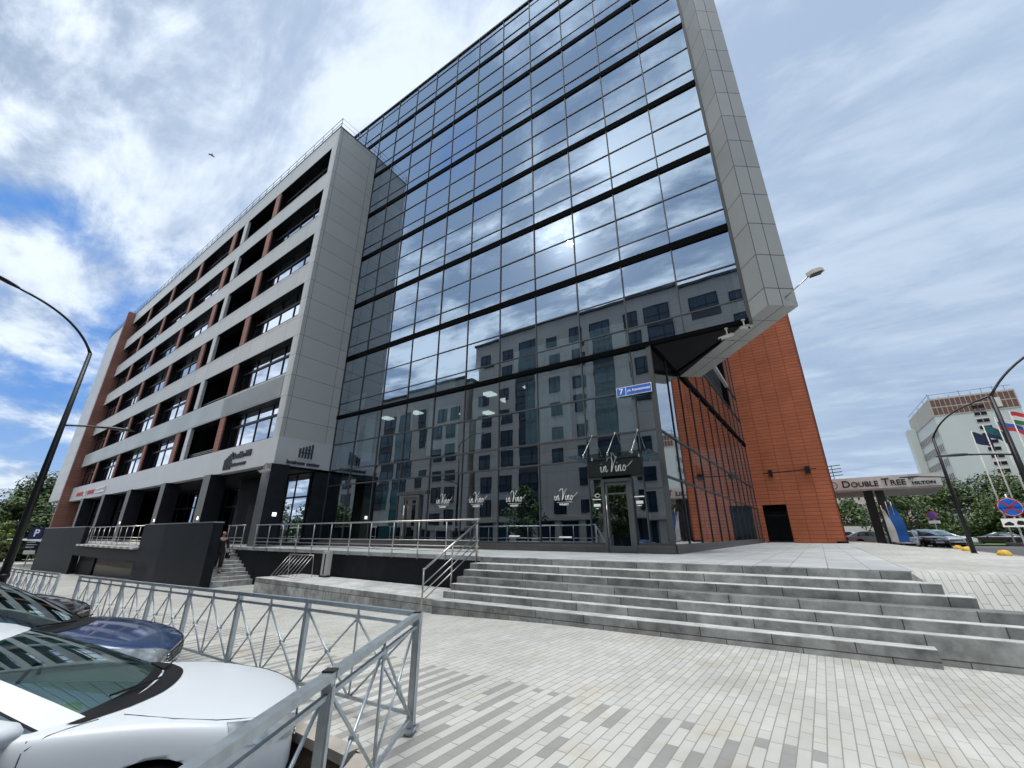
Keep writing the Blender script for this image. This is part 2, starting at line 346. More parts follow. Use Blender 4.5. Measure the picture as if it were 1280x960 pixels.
# ------------------------------------------------------------------ terrain
def G0(x, y):
    z = -.0255*max(0, min(75, -5-x)) - .08*S_(y, 4, 8)
    return z
def TOPZ(x, y): return 1.05-.45*S_(x, 2.2, 8.2)*S_(y, 12, 32)
def RZ(x, y):   # ramp on the right of the broad stairs up to the terrace level
    lo = 8.76-4.5*S_(x, 3.5, 10); t = max(0, min(1, (y-lo)/(10.4-lo)))
    g = G0(x, y); return g+(TOPZ(x, y)-g)*t
def GP(x, y):   # paved surface
    if x > 4.9: return RZ(x, y)
    if y > 10.45 and x > 1.3: return TOPZ(x, y)
    return G0(x, y)
def GA(x, y):   # asphalt below
    return -.42-.0255*max(0, min(75, -5-x))+.93*S_(y, 5, 30)*S_(x, -60, -15)
def grid(name, xs, ys, fn, m, clip=()):
    bm = bmesh.new(); V = [[bm.verts.new((x, y, fn(x, y))) for x in xs] for y in ys]
    for j in range(len(ys)-1):
        for i in range(len(xs)-1): bm.faces.new((V[j][i], V[j][i+1], V[j+1][i+1], V[j+1][i]))
    for co_, no_ in clip:
        bmesh.ops.bisect_plane(bm, geom=bm.verts[:]+bm.edges[:]+bm.faces[:], plane_co=co_, plane_no=no_, clear_outer=True)
    me = bpy.data.meshes.new(name); bm.to_mesh(me); bm.free(); me.materials.append(m)
    o = bpy.data.objects.new(name, me); COL.objects.link(o); return o
def lin(a, b, n): return [a+(b-a)*i/(n-1) for i in range(n)]
gx = [-1500, -700, -300, -150]+lin(-100, 60, 81)+[100, 200, 400, 800, 1500]
gy = [-1500, -700, -300, -120]+lin(-60, 120, 91)+[200, 400, 800, 1500]
tag(grid('ground', gx, gy, GA, asphalt), kind='structure')
# pavement: main strip north of the car park edge, plus the part right of the near fence
px = lin(-100, -10, 46)+lin(-9.5, 8.2, 60)
py = lin(2.65, 14, 40)+lin(14.5, 60, 47)
FD = Vector((.535, -.845, 0)).normalized(); FN = Vector((FD.y, -FD.x, 0))
pv = grid('pavement', px, py, lambda x, y: G0(x, y) if (x < 4.9) else RZ(x, y), paving); tag(pv, kind='structure')
def xleft(y):
    if y >= 10.36: return 1.15+.01*(min(y, 38)-10.36)
    if y >= 9.43: return 1.17+.61*(10.36-y)
    return 1.74+(9.43-y)*4.5
rys = lin(8.78, 9.43, 6)+lin(9.5, 10.36, 10)+lin(10.5, 13, 12)+lin(13.5, 60, 60); rv = []; rf = []; nx = 40
for y in rys:
    for i in range(nx):
        x = xleft(y)+(8.2-xleft(y))*i/(nx-1); rv.append((x, y, RZ(x, y)+.004))
for j in range(len(rys)-1):
    for i in range(nx-1): rf.append((j*nx+i, j*nx+i+1, (j+1)*nx+i+1, (j+1)*nx+i))
rm = MB(); rm.add(rv, rf, 0, True)
for j in range(len(rys)-1):
    a, b = Vector(rv[j*nx]), Vector(rv[(j+1)*nx]); rm.quad(a-Vector((0, 0, 1.2)), b-Vector((0, 0, 1.2)), b, a)
rm.quad((rv[0][0]-.3, rv[0][1]-.02, -1), (8.2, rv[0][1]-.02, -1), (8.2, rv[0][1]-.02, RZ(8.2, rv[0][1])), (rv[0][0]-.3, rv[0][1]-.02, RZ(rv[0][0], rv[0][1])))
pv2 = grid('pavement', lin(-6, 14, 30), lin(-12, 2.65, 25), GP, paving, clip=[((-3.3, 2.65, 0), (FN.x, FN.y, 0))]); tag(pv2, kind='structure')
pv3 = grid('pavement', lin(8.2, 14, 12), lin(2.65, 29, 45), GP, paving); tag(pv3, kind='structure')
tag(rm.build('pavement', paving), kind='structure')
# kerbs of the car park (top slab and stained face)
k = MB()
for x0, x1 in zip(lin(-60, -3.42, 30)[:-1], lin(-60, -3.42, 30)[1:]):
    z0, z1 = GP(x0, 2.6), GP(x1, 2.6)
    for z_, t0, t1, mi, dy in ((0, .012, -.06, 0, .10), (0, -.06, -.6, 1, .02)):
        a = [(x0, 2.55-dy*0.2, z0+t0), (x1, 2.55-dy*.2, z1+t0), (x1, 2.68, z1+t0), (x0, 2.68, z0+t0)]
        b = [(x0, 2.55-dy*.2, z0+t1), (x1, 2.55-dy*.2, z1+t1), (x1, 2.68, z1+t1), (x0, 2.68, z0+t1)]
        k.add(b+a, [(3, 2, 1, 0), (4, 5, 6, 7), (0, 1, 5, 4), (1, 2, 6, 5), (2, 3, 7, 6), (3, 0, 4, 7)], mi)
P0 = Vector((-3.36, 2.60, 0)); P1 = P0+FD*12
for t0, t1, mi, w in ((.014, -.06, 0, .16), (-.06, -.6, 1, .13)):
    a = P0-FN*0; k.add([(P0.x, P0.y, t1), (P1.x, P1.y, t1), (P1.x-FN.x*w, P1.y-FN.y*w, t1), (P0.x-FN.x*w, P0.y-FN.y*w, t1),
           (P0.x, P0.y, t0), (P1.x, P1.y, t0), (P1.x-FN.x*w, P1.y-FN.y*w, t0), (P0.x-FN.x*w, P0.y-FN.y*w, t0)],
          [(3, 2, 1, 0), (4, 5, 6, 7), (0, 1, 5, 4), (1, 2, 6, 5), (2, 3, 7, 6), (3, 0, 4, 7)], mi)
tag(k.build('kerb', [kerb_m, kerb_face]), kind='structure')
for nm, pts in (('kerb', [(8.2, 29), (8.25, 60)]), ('kerb', [(14, 2.65), (14, 29)])):
    kk = MB(); (xa, ya), (xb, yb) = pts; n = 14
    for i in range(n):
        A = Vector((xa+(xb-xa)*i/n, ya+(yb-ya)*i/n, 0)); B = Vector((xa+(xb-xa)*(i+1)/n, ya+(yb-ya)*(i+1)/n, 0))
        A.z = GP(A.x, A.y)-.06; B.z = GP(B.x, B.y)-.06; kk.beam(A, B, .16, .16)
    tag(kk.build(nm, kerb_m), kind='structure')
tag(grid('lawn', lin(9.5, 40, 12), lin(66, 120, 12), lambda x, y: GA(x, y)+.12, grass_m), kind='structure')
tag(grid('lawn', lin(-140, -92, 12), lin(2, 60, 12), lambda x, y: GA(x, y)+.25, grass_m), kind='structure')

# ------------------------------------------------------------------ terrace
T = 1.05
te = MB(); te.prism([(-24.3, 9.87), (-8.05, 9.87), (-8.05, 9.82), (1.17, 10.36), (1.45, 38.9), (-24.3, 38.9)], .93, T)
te.prism([(-84, 8.3), (-24.3, 8.3), (-24.3, 20), (-84, 20)], .93, T)
tag(te.build('terrace', granite), kind='structure')
pl = MB(); pl.prism([(-17.3, 8.10), (-8.05, 8.08), (-8.05, 9.9), (-17.3, 9.9)], -.9, .15)
o = pl.build('low_platform', [step_top], bevel=.012); tag(o, 'low granite platform at the foot of the dark terrace wall', 'platform')
o.data.materials.append(step_m)
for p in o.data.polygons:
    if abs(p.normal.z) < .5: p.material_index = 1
# broad stairs
st = empty('broad_staircase', (-8.05, 8, 0), 'broad flight of seven grey granite steps up to the glass entrance', 'stairs')
yL = [9.82, 9.38, 9.12, 8.87, 8.64, 8.38, 8.0]; yR = [10.36, 9.9, 9.64, 9.40, 9.19, 9.0, 8.76]; xe = [1.17, 1.44, 1.74, 2.6, 4.2, 4.6, 1.02]
for i in range(7):
    z1 = T-.15*i; z0 = z1-.15 if i < 5 else -.6; xr = xe[i]
    sl_ = (yR[i]-yL[i])/9.25
    yr = yL[i]+sl_*(xr+8.05)
    if i == 0: yb0, yb1 = 10.4, 11.4
    else:
        sb = (yR[i-1]-yL[i-1])/9.25; yb0 = yL[i-1]+.12; yb1 = yL[i-1]+sb*(xr+8.05)+.12
    m = MB(); z1 -= .002 if i == 0 else 0
    # blocks slightly irregular along the line
    m.prism([(-8.05, yL[i]), (xr, yr), (xr, yb1), (-8.05, yb0)], z0-.02, z1-(.004 if i == 0 else 0))
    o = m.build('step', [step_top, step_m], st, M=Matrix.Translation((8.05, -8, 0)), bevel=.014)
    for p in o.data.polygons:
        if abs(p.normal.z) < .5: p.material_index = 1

# ------------------------------------------------------------------ fine wall helpers
GA_ = R(2.0); GT = Vector((math.cos(GA_), math.sin(GA_), 0)); GN = Vector((-math.sin(GA_), math.cos(GA_), 0))
PG = Vector((-7.983, 14.378, 0))
MG = Matrix.Translation(PG) @ Matrix.Rotation(GA_, 4, 'Z')     # local frame of the glass front: x = s, y = into building
def gp(s_, n_, z): return PG+GT*s_+GN*n_+Vector((0, 0, z))
# ================================================================== OFFICE BUILDING
OB = empty('office_building', (-23.1, 10.6, 0), 'large office building of grey cladding, orange panels and a tall mirrored glass front', 'building')
INV = Matrix.Translation(-OB.location)
def ob(mb, name, mats, bevel=0, parent=None):
    if parent is not None: return mb.build(name, mats, parent, bevel=bevel)
    return mb.build(name, mats, OB, M=INV, bevel=bevel)
YW = 10.6; XC = -23.1
ROWZ = [(6.70+3.88*i, 9.10+3.88*i) for i in range(6)]; ROOF = 30.12; BANDB = 5.17
# openings along the wing: (x right, x left, kind)
BAYS = [(-23.82, -31.15, 'w'), (-32.05, -36.85, 'b'), (-37.8, -39.25, 'd'), (-40.2, -47.1, 'w'), (-47.9, -55.05, 'w'), (-55.85, -62.85, 'w'), (-63.7, -70.6, 'w')]
wall = MB(); TH = .45
def wb(mb, x0, x1, z0, z1, y0=YW, th=TH): mb.box(min(x0, x1), max(x0, x1), y0, y0+th, z0, z1)
zs = [6.70-.001]
for i, (a, b) in enumerate(ROWZ):
    top = ROWZ[i+1][0] if i < 5 else ROOF
    wb(wall, XC-.352, -70.9, b, top)
    wb(wall, XC-.35, -23.82, a, b)
    wall.box(-37.7, -36.95, YW, YW+.2, a, b)           # grey pier beside the loggia
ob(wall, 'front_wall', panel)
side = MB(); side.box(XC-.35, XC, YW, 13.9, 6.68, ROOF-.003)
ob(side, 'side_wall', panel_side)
bandm = MB(); bandm.box(-70.9, XC+.012, YW-.014, YW+.5, BANDB, 6.695); bandm.box(XC-.3, XC+.012, YW+.5, 13.88, BANDB, 6.69)
ob(bandm, 'sign_band', band_m)
cop = MB(); cop.box(-84, XC+.03, YW-.03, YW+.5, ROOF, ROOF+.07); cop.box(XC-.4, XC+.03, YW+.5, 13.9, ROOF, ROOF+.07)
ob(cop, 'roof_coping', frame_g)
pr = MB()
for a, b in ROWZ:
    for xa, xb in ((-32.05, -31.15), (-40.2, -39.25), (-47.9, -47.1), (-55.85, -55.05), (-63.7, -62.85)):
        pr.box(xa+.06, xb-.06, YW+.03, YW+.13, a-.005, b+.005)
    # small infills
split(ob(pr, 'orange_pier', orange_pier))
jb = MB()
for a, b in ROWZ:
    for xa, xb in ((-32.05, -31.15), (-40.2, -39.25), (-47.9, -47.1), (-55.85, -55.05), (-63.7, -62.85)): jb.box(xa+.09, xb-.09, YW+.13, YW+.62, a-.004, b+.004)
    jb.box(-23.84, -23.45, YW+.45, YW+.62, a, b)
split(ob(jb, 'dark_jamb', soffit_m))
# window sub-frames, panes
def window(xl, xr, z0, z1, y, n=4, parent=OB, dark=True):
    f = MB(); t = .06
    for i in range(n+1):
        x = xl+(xr-xl)*i/n; f.box(max(xl, x-t/2), min(xr, x+t/2), y-.05, y+.03, z0, z1)
    f.box(xl, xr, y-.055, y+.035, z0, z0+t); f.box(xl, xr, y-.055, y+.035, z1-t, z1)
    zm = z0+(z1-z0)*.67; f.box(xl, xr, y-.07, y+.035, zm-.07, zm+.07)
    w = f.build('window', frame_m, OB, M=INV)
    g = MB()
    for i in range(n):
        xa = xl+(xr-xl)*i/n; xb = xl+(xr-xl)*(i+1)/n
        for za, zb in ((z0, zm), (zm, z1)):
            a1, a2 = rnd.uniform(-.004, .004), rnd.uniform(-.004, .004)
            g.quad((xa, y+a1, za), (xb, y+a2, za), (xb, y+a2, zb), (xa, y+a1, zb))
    g.build('pane', winglass, w)
    return w
for a, b in ROWZ:
    for xr, xl, kd in BAYS:
        if kd == 'w':
            window(xl, xr, a, b, YW+TH+.10, 4)
# reveals and dark voids behind the openings
vd = MB()
for a, b in ROWZ:
    for xr, xl, kd in BAYS:
        d = 3.2 if kd == 'b' else (1.6 if kd == 'd' else .7)
        if kd == 'w':
            continue
        y0, y1 = YW+TH, YW+d
        vd.quad((xl, y1, a), (xr, y1, a), (xr, y1, b), (xl, y1, b)); vd.quad((xl, y0, b), (xr, y0, b), (xr, y1, b), (xl, y1, b))
        vd.quad((xl, y0, a), (xr, y0, a), (xr, y1, a), (xl, y1, a)); vd.quad((xl, y0, a), (xl, y1, a), (xl, y1, b), (xl, y0, b)); vd.quad((xr, y0, a), (xr, y1, a), (xr, y1, b), (xr, y0, b))
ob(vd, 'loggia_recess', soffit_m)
for a, b in ROWZ:
    r = MB()
    for z in (.12, .24, .36): r.box(-36.82, -32.1, YW+.28, YW+.31, a+z, a+z+.03)
    r.build('loggia_railing', steel, OB, M=INV)
# top and bottom linings of the window bays
ln = MB()
for a, b in ROWZ:
    ln.box(-70.6, -23.83, YW+.02, YW+.62, b-.02, b+.0015); ln.box(-70.6, -23.83, YW-.015, YW+.62, a-.002, a+.02)
ob(ln, 'window_lining', frame_m)
# wing bulk behind
bk = MB(); bk.box(-84, XC-.36, YW+TH+3.4, 34, BANDB+.2, ROOF-.1); ob(bk, 'rear_block', int_dark)
bs = MB()
for i in range(7):
    z = BANDB+.4 if i == 0 else ROWZ[i-1][1]+.4
    bs.box(-70.8, XC-.36, YW+TH+.02, YW+TH+3.45, z-.3, z+.9)
split(ob(bs, 'floor_slab', int_dark))
# weathered spandrel plates between the two lowest window rows
wp = MB(); wp.box(-70.8, -32.0, YW-.02, YW-.002, 9.16, 10.43); wp.box(-32.0, -23.9, YW-.022, YW-.002, 9.16, 10.43, 1)
ob(wp, 'spandrel_plate', [mat('pale spandrel glass', (.34, .38, .39), .35, 0, .18, .35), mat('dull spandrel glass', (.21, .225, .23), .35, 0, .25, .5)])
# orange fin, far grey end block
fn = MB(); fn.box(-71.35, -70.95, 9.85, 13, 1.0, 30.15); ob(fn, 'orange_fin', orange_pier)
fe = MB(); fe.box(-71.38, -71.35, 9.83, 9.86, 1.0, 30.15); ob(fe, 'fin_edge_trim', band_m)
fb = MB(); fb.box(-83.5, -71.4, YW, 30, 5.6, ROOF); ob(fb, 'end_block', panel)
fs = MB(); fs.box(-74.0, -72.2, YW-.03, YW+.1, 26.1, 28.5); ob(fs, 'slot_window', frame_m)
fl = MB(); fl.box(-83, -71.4, YW+1.5, 28, 1, 5.6); ob(fl, 'ground_floor_wall', slate)
# ground floor of the wing: columns, ceiling, shopfront
colx = [(-23.75, -22.6)]
for xr, xl in ((-22.85, -23.75), (-30.55, -31.6), (-38.45, -39.35), (-46.6, -47.6), (-54.5, -55.4), (-62.7, -63.6)):
    c = MB(); c.box(xl, xr, YW-.2, YW+.75, T-.003, BANDB-.005); 
    c.box(xl+.0, xr+.004, YW-.205, YW-.2, T, BANDB-.01, 1)
    o = ob(c, 'column', [slate, slate_grey])
    if xr > -30: 
        pass
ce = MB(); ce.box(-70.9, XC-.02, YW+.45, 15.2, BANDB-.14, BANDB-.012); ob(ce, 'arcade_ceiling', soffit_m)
gw = MB(); gw.box(-70.9, -24.2, 15.2, 15.4, T, BANDB); gw.box(-31.5, -26.5, 12.6, 12.8, T, BANDB-.15); gw.box(-26.5, -26.3, 12.6, 15.2, T, BANDB-.15); ob(gw, 'arcade_wall', slate)
def shopwin(xl, xr, y, n=4):
    f = MB(); z0, z1 = T+.15, BANDB-.15
    for i in range(n+1):
        x = xl+(xr-xl)*i/n; f.box(x-.04, x+.04, y-.06, y, z0, z1)
    f.box(xl, xr, y-.065, y, z0-.15, z0); f.box(xl, xr, y-.065, y, 3.6, 3.7); f.box(xl, xr, y-.065, y, z1-.08, z1)
    w = f.build('shop_window', frame_m, OB, M=INV); g = MB(); g.quad((xl, y-.03, z0), (xr, y-.03, z0), (xr, y-.03, z1), (xl, y-.03, z1)); g.build('pane', winglass, w)
shopwin(-54.4, -47.7, YW+1.0); shopwin(-62.6, -55.5, YW+1.0); shopwin(-70.6, -63.7, YW+1.0); shopwin(-46.5, -39.5, 13.5); shopwin(-38.3, -32.5, 14.6)
shopwin(-26.2, -23.3, 12.9, 2)
pw = MB(); pw.box(XC-.35, XC-.02, 12.95, 13.9, T, BANDB); ob(pw, 'side_pier', slate)
for x, y, z in ((-22.62, 11.0, 2.6), (-31.2, 10.385, 2.55), (-39.0, 10.385, 2.55), (-47.2, 10.385, 2.5)):
    l = MB(); 
    if x > -23: l.box(-22.85, -22.79, y-.09, y+.09, z-.09, z+.09)
    else: l.box(x-.09+.3, x+.09+.3, y-.01, y+.012, z-.09, z+.09)
    ob(l, 'wall_lamp', lampwhite)
# roof railing
rr = MB(); zt = 31.05
for x in lin(-84, XC, 48): rr.tube([(x, YW+.04, ROOF), (x, YW+.04, zt)], .018, 5)
for y in lin(YW+.04, 18, 6): rr.tube([(XC-.03, y, ROOF), (XC-.03, y, zt)], .018, 5)
for z in (zt, zt-.45): rr.tube([(-84, YW+.04, z), (XC-.03, YW+.04, z), (XC-.03, 13.8, z)], .018, 5)
ob(rr, 'roof_railing', frame_g)

# ---------------- glass tower
ME_ = [-19.1, -17.1, -15.1, -13.06, -11.0, -8.95, -6.9, -4.87, -2.83, -.80, 1.32, 3.36, 5.40, 7.46]
BZ = [8.43, 12.37, 16.30, 20.23, 24.16, 28.09, 32.02]; TOP = 34.9; LC = 4.10
def og(mb, name, mats, parent=None):     # built in the glass frame (s, n, z)
    if parent is not None: return mb.build(name, mats, parent)
    return mb.build(name, mats, OB, M=INV @ MG)
SUBS = [.0, .86, 2.32, 3.93]
def panes(mb, s0, s1, zz):
    for za, zb in zip(zz[:-1], zz[1:]):
        t = [rnd.uniform(-.006, .006) for _ in range(3)]
        mb.quad((s0, t[0], za), (s1, t[1], za), (s1, t[1]+t[2], zb), (s0, t[0]+t[2], zb))
for fi, z in enumerate(BZ):
    zt = BZ[fi+1] if fi < 6 else TOP
    for s0, s1 in zip(ME_[:-1], ME_[1:]):
        if s1 < -15 and z < 28: continue
        g = MB(); zz = [z+q for q in SUBS[:-1] if z+q < zt-.3]+[zt]; panes(g, s0, s1, zz)
        og(g, 'glass_panel', curtain)
for s0, s1 in zip(ME_[2:-2], ME_[3:-1]):
    s1 = min(s1, LC) if s1 < 5 else LC
    g = MB(); panes(g, s0, s1, [4.28, 5.15, 6.70, 8.43]); og(g, 'glass_panel', curtain)
for s0, s1 in zip(ME_[2:-3], ME_[3:-2]):
    if abs(s0+8.95) < .01: continue
    g = MB(); z0 = 1.36
    if abs(s0-1.32) < .01:
        for a, b in ((1.32, 1.84), (2.95, 3.36)): panes(g, a, b, [1.36, 3.6])
    else: panes(g, s0, s1, [z0, 4.28])
    og(g, 'glass_panel', curtain)
g = MB(); panes(g, 3.36, LC, [1.36, 3.12, 4.28]); og(g, 'glass_panel', curtain)
mu = MB()
for i, s in enumerate(ME_):
    z0 = 1.36 if s < 4 else 8.43
    if s < -15.2: z0 = 30
    mu.box(s-.022, s+.022, -.045, .03, z0, TOP)
mu.box(LC-.06, LC, -.07, .03, 1.36, 8.43)
for fi, z in enumerate(BZ):
    sa, sb = (-15.1, 7.46) if z < 30 else (-19.1, 7.46)
    for q in SUBS[1:3]:
        if z+q < TOP-.3: mu.box(sa, sb, -.035, .03, z+q-.02, z+q+.02)
for z in (6.70, 5.15, 4.28): mu.box(-15.1, LC, -.055, .03, z-.03, z+.03)
mu.box(-15.1, 1.84, -.08, .03, 1.30, 1.37); mu.box(2.95, LC, -.08, .03, 1.30, 1.37)
mu.box(-19.1, 7.46, -.09, .2, TOP, TOP+.12)
og(mu, 'mullion_grid', frame_g)
bd = MB()
for z in BZ:
    sa = -15.1 if z < 30 else -19.1
    if z == BZ[0]: bd.box(sa, LC+.0, -.10, .04, z-.10, z+.10); bd.box(LC, 7.46, -.10, .1, z-.06, z+.08)
    else: bd.box(sa, 7.46, -.055, .04, z-.16, z+.16)
og(bd, 'dark_band', mat('black aluminium band', (.004, .0045, .005), .9, 0, 0)); spec(.03, 'black aluminium band')
pt = MB(); pt.box(-15.1, 1.86, -.14, .1, T-.003, 1.30); pt.box(2.93, LC+.05, -.14, .1, T-.003, 1.30)
og(pt, 'plinth', plinth_m)
ed = MB(); ed.box(7.46, 7.56, -.08, .2, 8.37, TOP+.1); og(ed, 'edge_profile', frame_g)
# interior behind the glass
it = MB()
for z in BZ[1:]+[TOP]:
    it.box(-19, 2.5, .25, 5.3, z-.5, z-.12); it.prism([(2.5, .25), (7.2, .25), (2.5, 5.6)], z-.5, z-.12)
it.box(-15, 4.0, .25, 9, 8.38, 8.75)
it.box(-15, 4.0, .25, 9, 4.45, 4.8)
split(og(it, 'interior_slab', int_slab))
iw = MB(); iw.box(-19, 2.6, 5.3, 5.4, 8.5, TOP); iw.prism([(7.3, .28), (7.36, .36), (2.65, 5.7), (2.5, 5.6)], 8.5, TOP); iw.box(-15.05, 4.0, 6.0, 6.2, T, 8.4); iw.box(-19, -18.9, .3, 5, 8.5, TOP); iw.box(-15.1, -15.0, .3, 6, T, 8.4)
for s in (-11, -3): iw.box(s-.3, s+.3, 1.2, 1.8, 8.7, TOP-.5)
for s in (-11, -3): iw.box(s-.3, s+.3, 1.2, 1.8, T, 8.4)
og(iw, 'interior_wall', int_dark)
fl = MB(); fl.box(-15.05, LC-.1, .3, 6, T-.1, T+.06); og(fl, 'interior_floor', int_slab)
cu = MB()
for s0, s1, z0, z1 in ((-15.0, -13.4, 5.3, 8.3), (-12.9, -12.1, 5.6, 8.3), (-10.3, -8.9, 5.4, 8.3), (-7.7, -5.6, 5.4, 8.3), (-4.8, -4.1, 5.4, 8.3), (-1.7, .5, 5.3, 8.3), (.8, 3.2, 5.3, 8.3),
                        (-15.0, -13.2, 8.9, 9.9), (-9.4, -6.0, 8.8, 9.9), (-5, -4.3, 8.8, 9.9), (-2.3, 1.2, 8.8, 9.9), (1.5, 3.1, 8.8, 9.9)):
    n = max(6, int((s1-s0)*14)); vs = []; 
    for i in range(n+1):
        x = s0+(s1-s0)*i/n; y = .45+.035*math.sin(i*1.9)+.02*math.sin(i*.7); vs += [(x, y, z0), (x, y, z1)]
    cu.add(vs, [(2*i, 2*i+2, 2*i+3, 2*i+1) for i in range(n)], 0, True)
split(og(cu, 'curtain', curt_m))
la = MB()
for s, n in ((-12.3, 1.2), (-9.9, 1.3), (-8.2, 2.6), (-4.3, .9), (-4.1, 2.2), (-2.0, 1.2), (-6.4, 3.6), (.3, 3)): la.box(s-.3, s+.3, n, n+.6, 8.30, 8.36)
split(og(la, 'ceiling_lamp', lampwhite))
te2 = MB(); te2.box(-10.6, -9.25, .35, .45, 1.2, 4.1); og(te2, 'teal_screen', mat('teal screen', (.10, .36, .34), .7, 0, .1, 2))
yc = MB(); yc.box(-14.0, -12.6, 1.2, 1.3, 1.2, 4.1); yc.box(1.45, 1.75, .4, .5, 1.2, 2.5); yc.box(3.0, 3.3, .5, .6, 1.2, 3); og(yc, 'ochre_drape', mat('ochre drape', (.36, .29, .14), .9, 0, .2, 3))
# entrance doors
def door(s0, s1, ztop, name_lab, lo=T):
    f = MB(); t = .11
    f.box(s0, s0+t, -.16, .06, lo, ztop); f.box(s1-t, s1, -.16, .06, lo, ztop); f.box(s0+t, s1-t, -.16, .06, ztop-t, ztop)
    a, b = s0+t+.01, s1-t-.01
    f.box(a, a+.09, -.12, -.02, lo+.02, ztop-t-.01); f.box(b-.09, b, -.12, -.02, lo+.02, ztop-t-.01)
    f.box(a+.09, b-.09, -.12, -.02, lo+.02, lo+.22); f.box(a+.09, b-.09, -.12, -.02, ztop-t-.12, ztop-t-.01); f.box(a+.09, b-.09, -.115, -.02, 2.98, 3.03)
    d = og(f, 'entrance_door', door_m); g = MB(); g.quad((a+.09, -.07, lo+.22), (b-.09, -.07, lo+.22), (b-.09, -.07, ztop-t-.12), (a+.09, -.07, ztop-t-.12)); g.build('door_glass', sideglass, d)
    h = MB(); h.tube([(a+.05, -.19, 1.55), (a+.05, -.19, 2.95)], .018, 8); h.tube([(a+.05, -.19, 1.7), (a+.05, -.1, 1.7)], .012, 6); h.tube([(a+.05, -.19, 2.8), (a+.05, -.1, 2.8)], .012, 6); h.build('handle', steel, d)
door(1.84, 2.95, 3.52, '')
door(-8.45, -7.35, 3.42, '')
sd = MB()
for a, b in ((-8.9, -8.45), (-7.35, -6.93)): panes(sd, a, b, [1.36, 3.5])
panes(sd, -8.92, -6.93, [3.5, 4.28]); og(sd, 'glass_panel', curtain)
fm = MB(); fm.box(1.32, 1.86, -.06, .03, 3.55, 3.62); fm.box(2.93, 3.36, -.06, .03, 3.55, 3.62); fm.box(-8.95, -6.9, -.12, .03, 3.45, 3.6); fm.box(3.36, LC-.06, -.05, .03, 3.09, 3.15); split(og(fm, 'transom', frame_g))
# glass canopy over the entrance with tension rods
cn = empty('entrance_canopy', PG+GT*2.4+Vector((0, 0, 4.25)), rz=GA_); cn.parent = OB; cn.matrix_parent_inverse = INV
sheet = MB(); sheet.box(-1.35, 1.55, -1.25, -.08, -.012, .012); sheet.build('canopy_glass', glass('clear canopy glass', .14, (.75, .85, .84)), cn)
rd = MB()
for s in (-.8, .1, .95):
    rd.tube([(s-.0, -.06, .95), (s, -1.05, .03)], .016, 6)
    rd.tube([(s, -1.05, -.06), (s, -1.05, .06)], .035, 8); rd.tube([(s, -.25, -.06), (s, -.25, .04)], .03, 8); rd.tube([(s, -.08, .95), (s, -.02, .95)], .035, 8)
rd.build('tension_rod', steel, cn)
# side glass wall (lower block)
SX = -3.90; SY0 = 14.52; SY1 = 38.75; SA = -.0104
def sx(y): return SX+.0104*(y-SY0)
sg = MB()
n = 12
ysd = lin(SY0+.05, SY1, n+1)
ZS = [1.33, 3.52, 5.12, 8.6]
for i in range(n):
    g = MB()
    a, b = ysd[i], ysd[i+1]
    for za, zb in zip(ZS[:-1], ZS[1:]):
        t = rnd.uniform(-.002, .002); g.quad((sx(a)+t, a, za), (sx(b), b, za), (sx(b), b, zb), (sx(a)+t, a, zb))
    ob(g, 'side_glass_panel', sideglass)
g = MB()
for za, zb in ((8.6, 10.6), (10.6, 12.6), (12.6, 16.5), (16.5, 20.4), (20.4, 24)):
    for a, b in zip(ysd[:-1], ysd[1:]):
        if 24.5 < (a+b)/2 < 34.2 and za >= 10.5 and zb < 17: continue
        g.quad((sx(a), a, za), (sx(b), b, za), (sx(b), b, zb), (sx(a), a, zb))
ob(g, 'upper_side_glass', sideglass)
ry0, ry1 = ysd[5], ysd[10]
g = MB(); g.box(sx(ry0)-3, sx(ry0)-2.9, ry0, ry1, 10.6, 16.5); g.box(-6.9, sx(ry0), ry0-.1, ry0, 10.6, 16.5); g.box(-6.9, sx(ry1), ry1, ry1+.1, 10.6, 16.5); g.box(-6.9, -3.9, ry0, ry1, 16.5, 16.6); g.box(-6.9, -3.9, ry0, ry1, 10.5, 10.6)
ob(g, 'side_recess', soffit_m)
g = MB(); g.box(-3.8, -3.6, ry0+.2, ry1-.2, 12.5, 12.75); ob(g, 'recess_beam', band_m)
sm_ = MB()
for i, y in enumerate(ysd):
    z1 = 24 if not (5 < i < 10) else 10.6
    sm_.box(sx(y)-.03, sx(y)+.035, y-.022, y+.022, 1.33, z1)
    if 5 < i < 10: sm_.box(sx(y)-.03, sx(y)+.06, y-.028, y+.028, 16.5, 24)
def sbeam(z, h, w=.055, y0=SY0, y1=SY1):
    sm_.add([(sx(y0)-.03, y0, z-h), (sx(y1)-.03, y1, z-h), (sx(y1)+w, y1, z-h), (sx(y0)+w, y0, z-h), (sx(y0)-.03, y0, z+h), (sx(y1)-.03, y1, z+h), (sx(y1)+w, y1, z+h), (sx(y0)+w, y0, z+h)],
            [(0, 1, 2, 3), (7, 6, 5, 4), (0, 4, 5, 1), (1, 5, 6, 2), (2, 6, 7, 3), (3, 7, 4, 0)])
for z in (3.52, 5.12, 10.6, 12.6, 16.5, 20.4): sbeam(z, .03)
ob(sm_, 'side_mullion_grid', frame_g)
sm_ = MB(); sbeam(8.6, .12, .09); ob(sm_, 'dark_band', MATS['black aluminium band'])
sm_ = MB(); sbeam((T+1.33)/2, (1.33-T)/2, .12); ob(sm_, 'plinth', plinth_m)
sc = MB(); sc.box(SX-.1, SX+.07, SY0-.07, SY0+.05, 1.30, 8.42); ob(sc, 'corner_post', frame_g)
